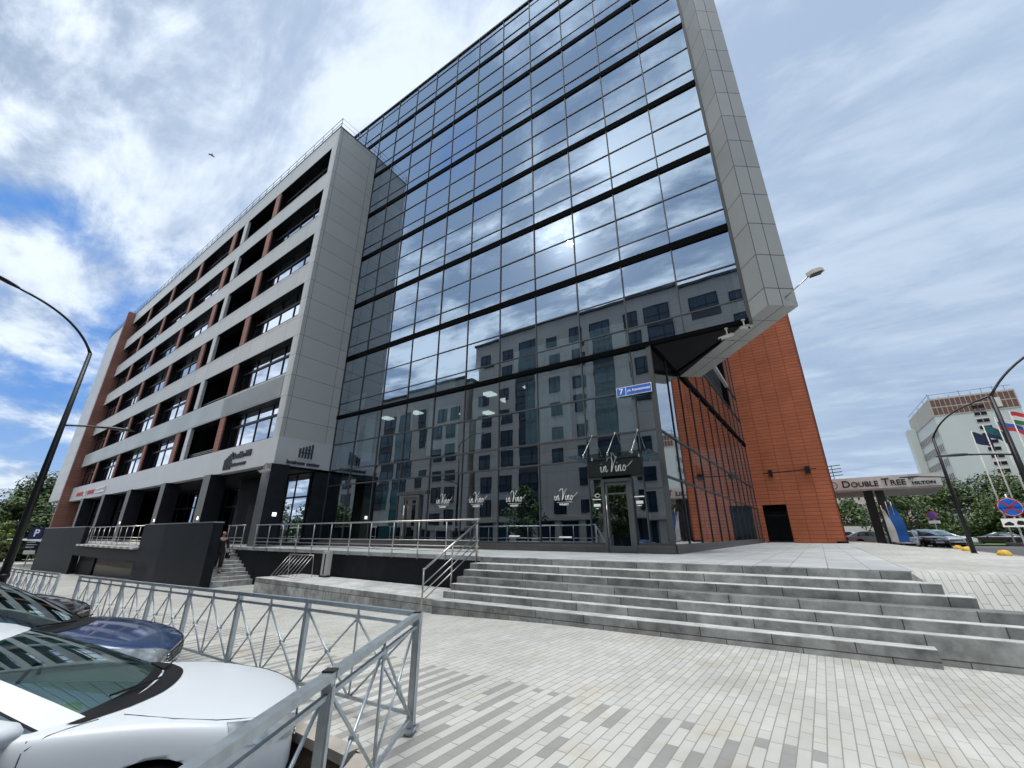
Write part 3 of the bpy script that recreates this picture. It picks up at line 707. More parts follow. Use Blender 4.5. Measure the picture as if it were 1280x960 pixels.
# dark soffit under the cantilever (triangle) and the cantilever floor
p_a = gp(LC-.1, .08, 0); p_b = gp(7.5, .08, 0); p_c = Vector((-3.85, 18.9, 0))
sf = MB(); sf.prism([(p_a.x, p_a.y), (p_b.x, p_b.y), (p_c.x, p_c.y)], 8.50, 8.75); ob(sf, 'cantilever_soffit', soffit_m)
# blade wall: from the glass edge forward and diagonally back to the side wall
BD = Vector((-.626, .779, 0)).normalized(); BN = Vector((BD.y, -BD.x, 0))
b0 = Vector((.106, 13.90, 0)); bl = 6.28
BM = Matrix.Translation(Vector((b0.x, b0.y, 0))) @ Matrix.Rotation(math.atan2(BN.y, BN.x), 4, 'Z')
# local frame: x = along BN (thickness), y = along BD
bw = MB(); zt = 36.5
bw.box(0, 1.0, 0, bl, 8.46, zt)
# panels joints: modelled cladding material follows x+y and z
o = bw.build('blade_wall', blade_m, OB, M=INV @ BM, bevel=.01)
bj = MB(); bj.box(.49, .505, -.004, 0, 8.46, zt); bj.box(.49, .505, 0, bl, 8.455, 8.46)
for y in (.95, 2.5, 4.1): bj.box(0, 1, y, y+.015, 8.4555, 8.46)
bj.build('cladding_joint', frame_m, OB, M=INV @ BM)
# orange wall at the back with gate opening and a long bar lamp
E0 = Vector((-3.70, 38.75, 0)); OM = Matrix.Translation(E0) @ Matrix.Rotation(GA_, 4, 'Z')
ow = MB(); ow.box(.0, .42, 0, .5, T, 24); ow.box(.42, 2.02, 0, .5, 3.82, 24); ow.box(2.02, 5.18, 0, .5, T, 24); ow.box(5.0, 5.17, .5, 25, T, 23.99)
ow.build('orange_wall', orange, OB, M=INV @ OM)
og2 = MB(); og2.box(.42, 2.02, 3.0, 3.1, T, 3.82); og2.box(.32, .42, .5, 3.1, T, 3.82); og2.box(2.02, 2.12, .5, 3.1, T, 3.82); og2.box(.42, 2.02, .5, 3.1, 3.82, 3.9)
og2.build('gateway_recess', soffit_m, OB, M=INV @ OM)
gt_ = MB()
for i in range(15): gt_.box(.46+i*.105, .485+i*.105, .2, .23, T+.05, 3.35)
gt_.box(.43, 2.01, .19, .24, T+.08, T+.13); gt_.box(.43, 2.01, .19, .24, 3.0, 3.05)
gt_.build('gate', black_metal, OB, M=INV @ OM)
ft = MB(); ft.box(4.6, 5.25, -.12, 0, T, T+.12); ft.build('wall_base_guard', soffit_m, OB, M=INV @ OM)
ot = MB(); ot.box(5.17, 5.21, -.03, .5, T, 24); ot.build('wall_edge_trim', frame_m, OB, M=INV @ OM)
bar = empty('wall_bar_lamp', E0+GT*2.7+Vector((0, 0, 6.2)), 'long dark horizontal bar lamp on two brackets on the orange wall', 'lamp', rz=GA_)
b_ = MB(); b_.beam((-1.75, -.45, -.05), (1.75, -.45, .08), .09, .07); b_.build('bar', black_metal, bar)
b_ = MB(); b_.box(-1.35, -1.1, -.5, 0, -.25, .2); b_.box(1.05, 1.35, -.5, 0, -.2, .3); split(b_.build('bracket', black_metal, bar))
# big side/rear shell so the block is closed from other positions
rs = MB(); rs.box(-22.9, -4.1, 24, 38, 8.5, 34); rs.box(-22.9, -10, 24, 38, 1, 8.5); ob(rs, 'rear_shell', int_dark)
rt = MB(); rt.prism([(gp(-19, .2, 0).x, gp(-19, .2, 0).y), (gp(7.4, .2, 0).x, gp(7.4, .2, 0).y), (-3.9, 20), (-3.9, 38), (-22.9, 38)], TOP-.3, TOP-.1); ob(rt, 'roof', int_dark)

# ------------------------------------------------------------------ terrace walls, second stairs, railings
tw = MB(); tw.box(-21.5, -8.06, 9.95, 10.1, -.7, .925)
tag(tw.build('terrace_wall', slate), 'dark slate clad retaining wall under the steel railing', 'wall')
gw = empty('garage_wall', (-40, 8, 0), 'tall dark slate wall with a garage opening and a railed gap in front of the wing', 'wall')
m_ = MB()
X0, X1 = -59.1, -21.7
m_.box(X0, -45.3, 7.95, 8.35, -2.4, 2.12); m_.box(-45.3, -44.1, 7.95, 8.35, .18, 2.12)
m_.box(-44.1, -30.9, 7.95, 8.35, .18, .84); m_.box(-30.9, X1, 7.95, 8.35, -2.2, 2.12)
m_.build('wall_body', slate, gw, M=Matrix.Translation((40, -8, 0)))
m_ = MB(); m_.box(-44.2, -30.85, 7.75, 8.6, .84, .95); m_.build('ledge', granite, gw, M=Matrix.Translation((40, -8, 0)))
m_ = MB(); m_.box(X0, -44.12, 7.93, 8.37, 2.12, 2.16); m_.box(-30.88, X1, 7.93, 8.37, 2.12, 2.16); m_.build('coping', steel, gw, M=Matrix.Translation((40, -8, 0)))
m_ = MB(); m_.box(-45.3, -30.9, 8.5, 8.6, -2.2, .18, 1); m_.box(-45.3, -41, 8.38, 8.52, -2.2, .18); m_.build('garage_door', [soffit_m, mat('taupe garage door', (.12, .11, .095), .7, 0, .1, 1)], gw, M=Matrix.Translation((40, -8, 0)))
def railing(name, pts, zt, rails, posts, label, cat='railing', r=.024, ext=0):
    e = empty(name, pts[0], label, cat); Mi = Matrix.Translation(-Vector(pts[0]))
    P = [Vector(p) for p in pts]; up = lambda h: [p+Vector((0, 0, h)) for p in P]
    m = MB(); m.tube(up(zt), r*1.15, 10); m.build('handrail', steel, e, M=Mi)
    m = MB(); [m.tube(up(h), r*.62, 8) for h in rails]; m.build('rail', steel, e, M=Mi)
    for a, b, n in posts:
        for i in range(n):
            q = Vector(a).lerp(Vector(b), i/(max(1, n-1))); m = MB(); m.tube([q+Vector((0, 0, -.14-ext)), q+Vector((0, 0, zt-.01))], r*.9, 8); m.build('post', steel, e, M=Mi)
    return e
railing('terrace_railing', [(-21.9, 9.84, T), (-8.08, 9.78, T)], 1.0, (.12, .26, .42), [((-21.8, 9.84, T), (-8.15, 9.78, T), 12)], 'long stainless steel railing along the edge of the terrace')
railing('terrace_railing', [(-24.9, 9.84, T), (-23.0, 9.84, T)], 1.0, (.12, .26, .42), [((-24.8, 9.84, T), (-23.1, 9.84, T), 3)], 'short stainless steel railing between the narrow stairs and the corner column')
railing('terrace_railing', [(-44.0, 8.2, .95), (-31.0, 8.2, .95)], 1.14, (.2, .34, .5), [((-43.8, 8.2, .95), (-31.2, 8.2, .95), 11)], 'steel railing filling the gap in the dark garage wall')
e = railing('stair_railing', [(-8.12, 7.72, -.1), (-8.12, 9.75, T)], .92, (.22, .40, .58), [((-8.12, 7.74, -.05), (-8.12, 9.72, T), 3)], 'sloping stainless steel handrail at the left end of the broad steps')
# narrow side stairs
s2 = empty('side_staircase', (-21.5, 9, -.4), 'narrow grey steps rising behind the dark slate wall', 'stairs')
for i in range(10):
    m = MB(); x = -21.45-.29*i; z = -.42+.147*(i+1); m.box(-24.4, x, 8.36, 9.94, -1.2, z-.001*i)
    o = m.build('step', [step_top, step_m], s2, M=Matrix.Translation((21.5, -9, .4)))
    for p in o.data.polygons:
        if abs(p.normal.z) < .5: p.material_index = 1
tw2 = MB(); tw2.box(-24.4, -21.5, 9.94, 10.1, -.8, .93); tag(tw2.build('stair_side_wall', slate), 'dark slate clad wall beside the narrow stairs', 'wall')
#@@NEXT
# ================================================================== SIGNS
def sign(name, label, loc, rz, group=None): return empty(name, loc, label, 'sign', rz, group)
INK = MATS['dark lettering']
# street name plate on the glass corner
sg_ = sign('street_name_sign', 'long blue street name plate with the number 7, fixed across the glass corner', PG+GT*3.38-GN*.14+Vector((0, 0, 6.70)), GA_)
m_ = MB(); m_.box(-.66, .66, 0, .03, -.175, .175); m_.build('plate', white_m, sg_)
m_ = MB(); m_.box(-.64, -.31, -.006, 0, -.155, .155); m_.box(-.285, .64, -.006, 0, -.155, .155); m_.build('blue_field', blue_sign, sg_)
text('number', '7', .30, white_m, sg_, (-.475, -.010, 0), 0, .002, bold=.006)
text('lettering', 'ул. Каменская', .125, white_m, sg_, (.18, -.010, 0), 0, .002, bold=.003)
m_ = MB(); m_.box(-.5, -.46, .03, .12, -.1, -.06); m_.box(.46, .5, .03, .12, -.1, -.06); split(m_.build('bracket', steel, sg_))
# business centre lettering
def logo(parent, s=1.0):
    m = MB()
    for i in range(5):
        x = -.40*s+i*.19*s; h = (.62+.09*i)*s
        m.box(x, x+.10*s, -.05, 0, 0, h*.92)
        for q in range(4): pass
    m.box(-.40*s, .46*s, -.035, 0, .30*s, .36*s); m.box(-.02*s, .46*s, -.035, 0, .52*s, .57*s)
    return m
s1 = sign('front_lettering', 'dark raised logo and double line of lettering on the front of the grey sign band', (-27.6, YW-.02, 5.95), 0)
lg = logo(s1, 1.15); lg.build('logo', letter_dark, s1, M=Matrix.Translation((-1.35, 0, -.62)))
text('lettering', 'Double Hill', .52, letter_dark, s1, (-.78, -.03, .14), 0, .035, align='LEFT', bold=.010)
text('lettering', 'Business center', .31, letter_dark, s1, (-.78, -.03, -.38), 0, .03, align='LEFT', bold=.006)
s1 = sign('side_lettering', 'dark raised logo above the words business center on the narrow side of the grey wing', (XC+.02, 12.2, 5.6), R(90))
lg = logo(s1, .92); lg.build('logo', letter_dark, s1, M=Matrix.Translation((0, 0, .08)))
text('lettering', 'business center', .31, letter_dark, s1, (0, -.03, -.22), 0, .03, bold=.006)
s1 = sign('shop_lettering', 'small red and white shop lettering at the far end of the grey sign band', (-61.5, YW-.02, 5.75), 0)
m_ = MB()
for x0, x1 in ((-6.2, -2.9), (-1.3, 1.6)):
    n = 5
    for i in range(n):
        xa = x0+(x1-x0)*i/n; m_.box(xa, xa+(x1-x0)/n*.8, -.05, 0, -.18, .22)
m_.build('red_lettering', red_m, s1)
m_ = MB()
for x0, x1 in ((-2.6, -1.7), (2.0, 5.6)):
    n = int((x1-x0)/.6)+1
    for i in range(n):
        xa = x0+(x1-x0)*i/n; wd = (x1-x0)/n*.75; m_.box(xa, xa+.12, -.12, 0, -.22, .28); m_.box(xa+.12, xa+wd, -.12, 0, .18, .28); m_.box(xa+.12, xa+wd, -.12, 0, -.22, -.12)
m_.build('white_lettering', white_m, s1)['kind'] = 'stuff'
# handwritten wordmark in white strokes
def script_word(s):
    """cursive 'in Vino' as thick pen strokes; unit: word about 1.0 wide"""
    st_ = [
     [(-.50, .02, .6), (-.46, .10, 1), (-.47, -.06, 1.3), (-.43, -.10, 1), (-.38, .0, .6), (-.355, .10, 1), (-.365, -.10, 1.3)],
     [(-.36, -.02, .7), (-.31, .10, 1), (-.275, .09, 1.2), (-.285, -.06, 1.3), (-.25, -.10, 1), (-.20, -.02, .5)],
     [(-.44, .19, 1.3), (-.43, .20, 1.3)],
     [(-.24, .28, .6), (-.16, .40, .9), (-.08, .40, 1), (-.03, .28, 1.3), (-.06, .05, 1.6), (-.09, -.11, 1.4), (-.02, .06, 1.1), (.06, .26, .9), (.14, .39, .8), (.17, .40, .7)],
     [(.06, .02, .6), (.10, .10, 1), (.085, -.06, 1.3), (.12, -.10, 1), (.165, .0, .6), (.19, .10, 1), (.18, -.10, 1.3)],
     [(.13, .19, 1.3), (.14, .20, 1.3)],
     [(.185, -.02, .7), (.235, .10, 1), (.265, .09, 1.2), (.25, -.06, 1.3), (.28, -.10, 1), (.33, -.03, .6), (.36, .07, .9), (.41, .10, 1), (.44, .02, 1.2), (.41, -.08, 1.2), (.36, -.10, 1), (.34, -.02, 1.1), (.37, .06, .8), (.45, .03, .6), (.54, .07, .7), (.62, .15, .9), (.70, .22, .4)]]
    m = MB()
    for q in st_:
        pts = []; rs = []
        P = [Vector((a, 0, b)) for a, b, _ in q]; Rr = [c for _, _, c in q]
        for i in range(len(P)-1):
            p0 = P[max(0, i-1)]; p1 = P[i]; p2 = P[i+1]; p3 = P[min(len(P)-1, i+2)]
            for t in (0, .25, .5, .75):
                t2, t3 = t*t, t*t*t
                pts.append((.5*(2*p1+(p2-p0)*t+(2*p0-5*p1+4*p2-p3)*t2+(3*p1-p0-3*p2+p3)*t3)*s)); rs.append((Rr[i]*(1-t)+Rr[i+1]*t)*.0125*s)
        pts.append(P[-1]*s); rs.append(Rr[-1]*.0125*s)
        m.tube(pts, rs, 6)
    for i, v in enumerate(m.v): m.v[i] = (v[0], v[1]*.3, v[2])
    return m
def wordmark(sc_, z, w, lab, under=True, extra=None):
    e = sign('wordmark', lab, PG+GT*sc_-GN*.10+Vector((0, 0, z)), GA_, 'white cursive wordmarks on the shop glass')
    script_word(w).build('lettering', white_m, e)
    if under:
        m = MB(); m.box(-.38*w, .42*w, -.004, .004, -.20*w, -.188*w); m.build('line', white_m, e)
        text('lettering', 'WINERY', .13*w, white_m, e, (0, 0, -.30*w), 0, .002, bold=.003)
    return e
for s_, z_, lab in ((-5.85, 3.05, 'white cursive wordmark on the glass just right of the left door'), (-3.9, 3.02, 'second white cursive wordmark from the left on the shop glass'), (-1.95, 2.98, 'third white cursive wordmark from the left on the shop glass'), (.30, 2.95, 'white cursive wordmark on the glass bay just left of the entrance door')):
    e = wordmark(s_, z_, .82, lab)
    if s_ > -3:
        m = MB(); m.box(-.25, .25, -.004, .004, -1.43, -1.38); m.build('line', white_m, e)
ebd = MB(); ebd.box(1.34, 3.34, -.10, .02, 3.63, 4.20); og(ebd, 'fascia_panel', mat('black fascia', (.012, .012, .014), .4, 0, 0))
e = wordmark(2.35, 3.88, 1.02, 'largest white cursive wordmark on the black fascia above the entrance door', under=False)
bpy.data.objects[e.name].location = e.location - GN*.03
e = sign('opening_hours', 'small white opening hours notice on the glass left of the entrance door', PG+GT*1.60-GN*.05+Vector((0, 0, 2.8)), GA_)
m_ = MB(); m_.box(-.16, .16, -.003, .003, .02, .05); m_.box(-.13, .13, -.003, .003, -.22, -.12); m_.box(-.05, .05, -.003, .003, -.30, -.27); m_.tube([(.09*math.cos(a)+.03, 0, .17+.06*math.sin(a)) for a in lin(0, 6.28, 13)], .012, 5); m_.build('lettering', white_m, e)
e = sign('opening_hours', 'small white notice on the glass right of the entrance door', PG+GT*3.15-GN*.05+Vector((0, 0, 2.8)), GA_)
m_ = MB(); m_.box(-.18, .18, -.003, .003, .05, .09); m_.box(-.12, .12, -.003, .003, -.17, -.07); m_.box(-.09, .06, -.003, .003, -.24, -.21); m_.build('lettering', white_m, e)

# ================================================================== FENCES
def fence(name, pts, lab, grp, h=.95, endcap=False):
    """pts: post positions (ground points)"""
    e = empty(name, pts[0], lab, 'fence', group=grp); Mi = Matrix.Translation(-Vector(pts[0])); P = [Vector(p) for p in pts]
    for i, p in enumerate(P):
        d = (P[min(i+1, len(P)-1)]-P[max(0, i-1)]).normalized(); nrm = Vector((-d.y, d.x, 0))
        m = MB(); m.beam(p+Vector((0, 0, -.05)), p+Vector((0, 0, h-.004)), .05, .05, up=tuple(d)); 
        m.beam(p+nrm*.03, p+nrm*.03+Vector((0, 0, h-.07)), .035, .006, up=tuple(nrm))
        m.build('post', galv, e, M=Mi)
        m = MB(); m.beam(p+Vector((0, 0, .03)), p+Vector((0, 0, .055)), .10, .10, up=tuple(d)); m.build('base_plate', galv, e, M=Mi)
        if endcap: m = MB(); m.beam(p+Vector((0, 0, h-.004)), p+Vector((0, 0, h+.006)), .064, .064, up=tuple(d)); m.build('cap', cap_m, e, M=Mi)
    for a, b in zip(P[:-1], P[1:]):
        d = (b-a).normalized(); a_ = a+d*.028; b_ = b-d*.028; c_ = (a+b)/2; U = lambda v, z: v+Vector((0, 0, z))
        m = MB(); m.beam(U(a_, h-.025), U(b_, h-.025), .06, .04); m.build('top_rail', galv, e, M=Mi)
        m = MB(); m.beam(U(a_, h-.115), U(b_, h-.115), .025, .025); m.beam(U(a_, .13), U(b_, .13), .025, .025); m.build('rail', galv, e, M=Mi)
        m = MB(); nr = Vector((-d.y, d.x, 0))
        m.tube([U(c_, .13), U(c_, h-.04)], .011, 8)
        for s0, s1, off in ((a_, c_, .011), (c_, b_, .011)):
            m.tube([U(s0, .13)+nr*off, U(s1, h-.12)+nr*off], .0105, 8); m.tube([U(s0, h-.12)-nr*off, U(s1, .13)-nr*off], .0105, 8)
            q = U((s0+s1)/2, (.13+h-.12)/2); m.tube([q-nr*.026, q+nr*.026], .02, 8)
        q = U(c_, h-.13); m.tube([q+Vector((0, 0, -.035)), q+Vector((0, 0, .035))], .022, 8)
        m.build('lattice', galv, e, M=Mi)
    return e
grpf = 'galvanised pedestrian fences round the car park'
cor = Vector((-3.31, 3.13, 0))
ps = [cor]+[Vector((-3.31-1.66*i, 2.985-.012*i, 0)) for i in range(1, 8)]
for p in ps: p.z = GP(p.x, p.y)
fence('metal_fence', ps, 'long galvanised fence run with crossed bars between the blue car and the paving', grpf)
ps = [cor, Vector((-2.33, 1.58, 0)), Vector((-1.35, .03, 0)), Vector((-.37, -1.52, 0)), Vector((.61, -3.07, 0))]
c0 = [p.copy() for p in ps]; c0[0] = cor+Vector((.03, -.05, 0))
fence('metal_fence', c0, 'nearest galvanised fence run crossing in front of the white car', grpf, endcap=True)
ps = [Vector((-17.2-1.8*i, 2.9, 0)) for i in range(12)]
for p in ps: p.z = GP(p.x, p.y)
fence('metal_fence', ps, 'farthest galvanised fence run beyond the black car, by the lamp post', grpf)

# ================================================================== STREET LAMPS AND SMALL STREET FURNITURE
def arc3(a, b, c, n=14):   # quadratic bezier
    a, b, c = Vector(a), Vector(b), Vector(c); return [a*(1-t)**2+b*2*t*(1-t)+c*t*t for t in lin(0, 1, n)]
def luminaire(p, d):
    m = MB(); d = Vector(d).normalized(); s = d.cross(Vector((0, 0, 1))).normalized()
    L = .9; prof = [(0, .04, .05), (.12, .07, .075), (.35, .15, .085), (.65, .17, .065), (.86, .11, .04), (.92, .02, .01)]
    vs = []; n = 10
    for x, w, h in prof:
        for k in range(n):
            a = 2*math.pi*k/n; zz = math.sin(a)*h; vs.append(Vector(p)+d*x+s*math.cos(a)*w+Vector((0, 0, zz if zz > 0 else zz*.5)))
    fs = [(i*n+k, i*n+(k+1) % n, (i+1)*n+(k+1) % n, (i+1)*n+k) for i in range(len(prof)-1) for k in range(n)]
    return m.add(vs, fs, 0, True)
def lamp_post(x, y, z, H, hb, rz, lab, up=1.7, ln=2.4, r=.085, ld=None):
    e = empty('street_lamp', (x, y, z), lab, 'street lamp', rz, 'tall black curved street lamps')
    m = MB(); m.tube([(0, 0, -.2), (0, 0, H*.5), (0, 0, H)], [r, r*.8, r*.55], 12); m.build('pole', black_metal, e)
    m = MB(); pts = arc3((0, 0, H), (ln*.28, 0, H+up*.75), (ln, 0, H+up)); m.tube(pts, [r*.5]+[r*.36]*(len(pts)-2)+[r*.3], 8); m.build('curved_arm', black_metal, e)
    luminaire(pts[-1], (1, 0, .33)).build('lamp_head', black_metal, e)
    m = MB(); ld_ = ld if ld is not None else -1
    pts = arc3((0, 0, hb), (ld_*.5, 0, hb+.10), (ld_*1.15, 0, hb+.14), 8); m.tube(pts, r*.3, 8); m.build('side_arm', black_metal, e)
    luminaire(pts[-1], (ld_, 0, .03)).build('lamp_head', black_metal, e)
    m = MB(); m.tube([(0, 0, -.02), (0, 0, .12)], r*1.25, 12); m.build('base_collar', black_metal, e)
    return e
kL = .62
lamp_post(-36.185*kL, 3.965*kL, 1.65-2.05*kL-.1, 8.15, 5.2, R(-90), 'tall black curved lamp post at the left edge, behind the far fence', up=1.75, ln=2.35, r=.12)
lamp_post(6.75, 34.6, .58, 6.52, 4.2, R(-8), 'black curved lamp post standing between the yellow hemispheres', up=1.8, ln=2.15, r=.12)
lamp_post(6.45, 22.9, .65, 6.0, 3.75, R(-8), 'nearer black curved lamp post at the right edge of the photo', up=2.2, ln=3.4, r=.115)
dome = None
for i, (x, y) in enumerate(((7.6, 33.4), (7.75, 41.2), (8.3, 46.5), (9.4, 58.5), (7.35, 62.0), (8.0, 64), (6.8, 63.2), (7.7, 66))):
    if dome is None:
        m = MB(); m.lathe([(.001, .30), (.10, .29), (.19, .245), (.255, .16), (.28, .05), (.28, -.1)], 20); dome = m.build('bollard_hemisphere', yellow); o = dome
    else: o = dome.copy(); COL.objects.link(o)
    o.location = (x, y, (GP(x, y) if y < 60 else GA(x, y)+.1)); o.scale = (1, 1, .95)
    tag(o, ('nearest yellow concrete hemisphere, right of the lamp post foot', 'yellow hemisphere just left of the lamp post foot', 'third nearest yellow hemisphere, beside its twin left of the lamp post', 'single yellow hemisphere in front of the small white hatchback')[i] if i < 4 else 'one of the small clustered yellow hemispheres by the front of the silver saloon', 'bollard', 'yellow hemispheres along the kerb')
# no stopping sign with tow-away plate
e = sign('no_stopping_sign', 'round blue no stopping sign with red cross above a white tow truck plate', (6.38, 25.2, .62), R(-15))
HZ = 2.05
m_ = MB(); m_.tube([(0, .04, -.1), (0, .04, 2.55)], .03, 8); m_.build('post', galv, e)
def disc(r, y, m, nm, z=HZ):
    q = MB(); q.tube([(0, y, z), (0, y-.012, z)], r, 32, smooth=False); q.build(nm, m, e)
disc(.36, 0, red_m, 'rim'); disc(.325, -.004, white_m, 'ring'); disc(.315, -.006, MATS['blue enamel'], 'disc')
m_ = MB(); m_.beam((-.225, -.022, HZ-.225), (.225, -.022, HZ+.225), .006, .055); m_.beam((-.225, -.026, HZ+.225), (.225, -.026, HZ-.225), .006, .055); m_.build('cross', red_m, e)
m_ = MB(); m_.box(-.38, .38, -.014, 0, 1.30, 1.62); m_.build('plate', white_m, e)
m_ = MB()
for pp in ([(-.33, 1.36), (-.1, 1.36), (-.06, 1.42), (-.16, 1.50), (-.2, 1.50), (-.33, 1.42)], [(.02, 1.38), (.33, 1.36), (.33, 1.40), (.25, 1.40), (.18, 1.52), (.06, 1.54), (.0, 1.44)]):
    m_.add([(a, -.02, b) for a, b in pp], [tuple(range(len(pp)))])
m_.build('pictogram', black_metal, e)
# second small no stopping sign far away
e = sign('no_stopping_sign', 'distant round no stopping sign behind the parked silver saloon', (10.4, 64.5, .4), R(-10))
HZ = 3.2; m_ = MB(); m_.tube([(0, .04, -.1), (0, .04, 3.6)], .04, 8); m_.build('post', galv, e)
disc(.45, 0, red_m, 'rim', HZ); disc(.36, -.008, MATS['blue enamel'], 'disc', HZ)
m_ = MB(); m_.beam((-.25, -.024, HZ-.25), (.25, -.024, HZ+.25), .006, .09); m_.beam((-.25, -.028, HZ+.25), (.25, -.028, HZ-.25), .006, .09); m_.build('cross', red_m, e)
m_ = MB(); m_.box(-.45, .45, -.02, 0, 2.35, 2.65); m_.build('plate', white_m, e)
# parking sign at the far left
e = sign('parking_sign', 'dark blue parking board with a white P at the far left corner of the building', (-71.2, 9.0, -1.9), R(62)); e.scale = (.66, .66, .9); e.scale = (.72, .72, .9)
m_ = MB(); m_.tube([(0, .06, -.2), (0, .06, 4.6)], .05, 8); m_.build('post', galv, e)
m_ = MB(); m_.box(-.75, .75, -.03, .03, 2.2, 4.7); m_.build('board', mat('navy enamel', (.01, .018, .09), .5, 0, 0), e)
text('letter', 'P', 1.15, white_m, e, (.05, -.04, 4.0), 0, .004, bold=.03)
m_ = MB(); [m_.box(-.6, .6-.25*(i % 2), -.04, -.03, 3.2-.28*i, 3.3-.28*i) for i in range(4)]; m_.build('lettering', white_m, e)
m_ = MB(); m_.box(-.65, .65, -.03, .03, 1.6, 2.05); m_.build('plate', white_m, e)
# bird
m_ = MB(); m_.tube([(-.30, 0, 0), (-.1, 0, .03), (.12, 0, .02), (.28, 0, 0), (.36, 0, -.02)], [.01, .075, .085, .05, .012], 8)
m_.add([(-.06, 0, .05), (.10, 0, .05), (.02, .32, .18), (-.14, .68, .05)], [(0, 1, 2, 3)]); m_.add([(-.06, 0, .05), (.10, 0, .05), (.02, -.32, .18), (-.14, -.68, .05)], [(3, 2, 1, 0)])
o = m_.build('flying_bird', mat('bird feathers', (.12, .10, .09), .9, 0, .2, 9)); 
def ray(px, py):
    return (r2*(px-640)-u2*(py-480)+f_*511.05).normalized()
o.location = Vector((0, 0, 1.65))+ray(264, 194)*62; o.rotation_euler = (R(55), R(10), R(70)); tag(o, 'small bird flying high in the cloudy sky', 'bird')
# CCTV cameras under the glass corner, floodlight on the blade
def cctv(loc, rz, lab, tilt=-20, s=1.):
    e = empty('security_camera', loc, lab, 'camera', rz, 'white security cameras'); M_ = Matrix.Translation((0, -.02, -.32*s)) @ Matrix.Rotation(R(tilt), 4, 'X')
    m = MB(); m.tube([(0, 0, 0), (0, 0, -.27*s)], .02*s, 8); m.tube([(0, 0, 0), (0, 0, -.02)], .06*s, 12); m.build('bracket', white_bld, e)
    m = MB(); m.tube([(0, .22*s, 0), (0, -.20*s, 0)], .052*s, 14, smooth=True); m.box(-.06*s, .06*s, -.27*s, .18*s, .045*s, .062*s); o = m.build('housing', white_bld, e); o.matrix_local = M_
    m = MB(); m.tube([(0, -.2*s, 0), (0, -.21*s, 0)], .038*s, 14); o = m.build('lens', cap_m, e); o.matrix_local = M_
    return e
q = gp(6.75, -.05, 8.33); cctv(q, R(-75), 'white bullet security camera with dark lens under the glass corner, left one of the pair', 15)
q = gp(7.3, -.22, 8.42); cctv(q, R(40), 'white security camera hanging beside the blade wall, right one of the pair', 25)
cctv((-23.0, 10.2, 5.15), R(-60), 'security camera under the corner of the grey sign band', 10, 1.3)
e = empty('floodlight', BM @ Vector((.62, -.01, 8.75)), 'grey floodlight on an arm near the foot of the tall blade wall', 'lamp', math.atan2(BN.y, BN.x))
m_ = MB(); m_.tube([(0, 0, 0), (.35, -.7, .35)], .02, 8); m_.build('arm', steel, e)
m_ = MB(); m_.prism([(-.05, -.02), (.12, -.16), (.34, -.14), (.46, 0), (.34, .14), (.12, .16)], -.05, .09); o = m_.build('housing', white_bld, e, bevel=.02); o.matrix_local = Matrix.Translation((.33, -.68, .38)) @ Matrix.Rotation(R(-25), 4, 'Z') @ Matrix.Rotation(R(-12), 4, 'Y')
m_ = MB(); m_.box(.05, .36, -.11, .11, -.065, -.05); o = m_.build('lens', frame_g, e); o.matrix_local = Matrix.Translation((.33, -.68, .38)) @ Matrix.Rotation(R(-25), 4, 'Z') @ Matrix.Rotation(R(-12), 4, 'Y')
# bicycle rack and ashtray on the platform
e = empty('bicycle_rack', (-16.7, 9.0, .15), 'slanted wire bicycle rack at the left end of the low platform', 'rack')
m_ = MB()
for i in range(8): m_.tube([(-.6+i*.24, -.35, .02), (-.6+i*.24, .25, .75)], .01, 6)
m_.tube([(-.62, -.35, .02), (1.1, -.35, .02)], .014, 6); m_.tube([(-.62, .25, .75), (1.1, .25, .75)], .014, 6); m_.build('frame', steel, e)
m_ = MB(); m_.tube([(-.6, .25, .75), (-.6, .3, 0)], .012, 6); m_.tube([(1.08, .25, .75), (1.08, .3, 0)], .012, 6); m_.build('leg', steel, e)
e = empty('litter_bin', (-15.3, 9.62, .15), 'slim white litter bin standing against the dark terrace wall', 'bin')
m_ = MB(); m_.box(-.17, .17, -.1, .1, .06, .88); m_.build('body', white_bld, e, bevel=.01)
m_ = MB(); m_.box(-.02, .06, -.106, -.1, .1, .8); m_.build('slot', cap_m, e)
m_ = MB(); m_.box(-.2, .2, -.12, .12, 0, .06); m_.build('foot', cap_m, e)
# planter with reddish bush at the right edge
e = empty('planter', (7.3, 21.2, GP(7.3, 21.2)), 'dark round planter with a reddish bush at the right edge', 'planter')
m_ = MB(); m_.lathe([(.001, .0), (.30, .0), (.38, .05), (.75, .30), (.82, .34), (.80, .37), (.70, .33), (.001, .32)], 32); m_.build('bowl', black_metal, e)
def leaves(mb, c, rx, ry, rz, n, size, nm=2, flat=.6):
    for _ in range(n):
        while True:
            u = Vector((rnd.uniform(-1, 1), rnd.uniform(-1, 1), rnd.uniform(-1, 1)))
            if u.length <= 1: break
        u = u*(.55+.45*u.length)/max(u.length, .3)*min(1, u.length+.35)
        p = Vector(c)+Vector((u.x*rx, u.y*ry, u.z*rz)); q_ = (u.normalized()+Vector((rnd.gauss(0, .45), rnd.gauss(0, .45), .35+rnd.gauss(0, .45)))).normalized(); a = q_.cross(Vector((rnd.gauss(0, 1), rnd.gauss(0, 1), rnd.gauss(0, 1)))).normalized(); b = q_.cross(a)
        s = size*rnd.uniform(.6, 1.3); mb.add([p-a*s, p-b*s*flat, p+a*s, p+b*s*flat], [(0, 1, 2, 3)], rnd.randrange(nm))
red1 = mat('red leaves', (.12, .035, .022), .7, 0, .3, 5); red2 = mat('rusty leaves', (.17, .085, .04), .7, 0, .3, 5)
m_ = MB(); leaves(m_, (0, 0, .65), .62, .62, .42, 2600, .045); m_.build('foliage', [red1, red2], e)

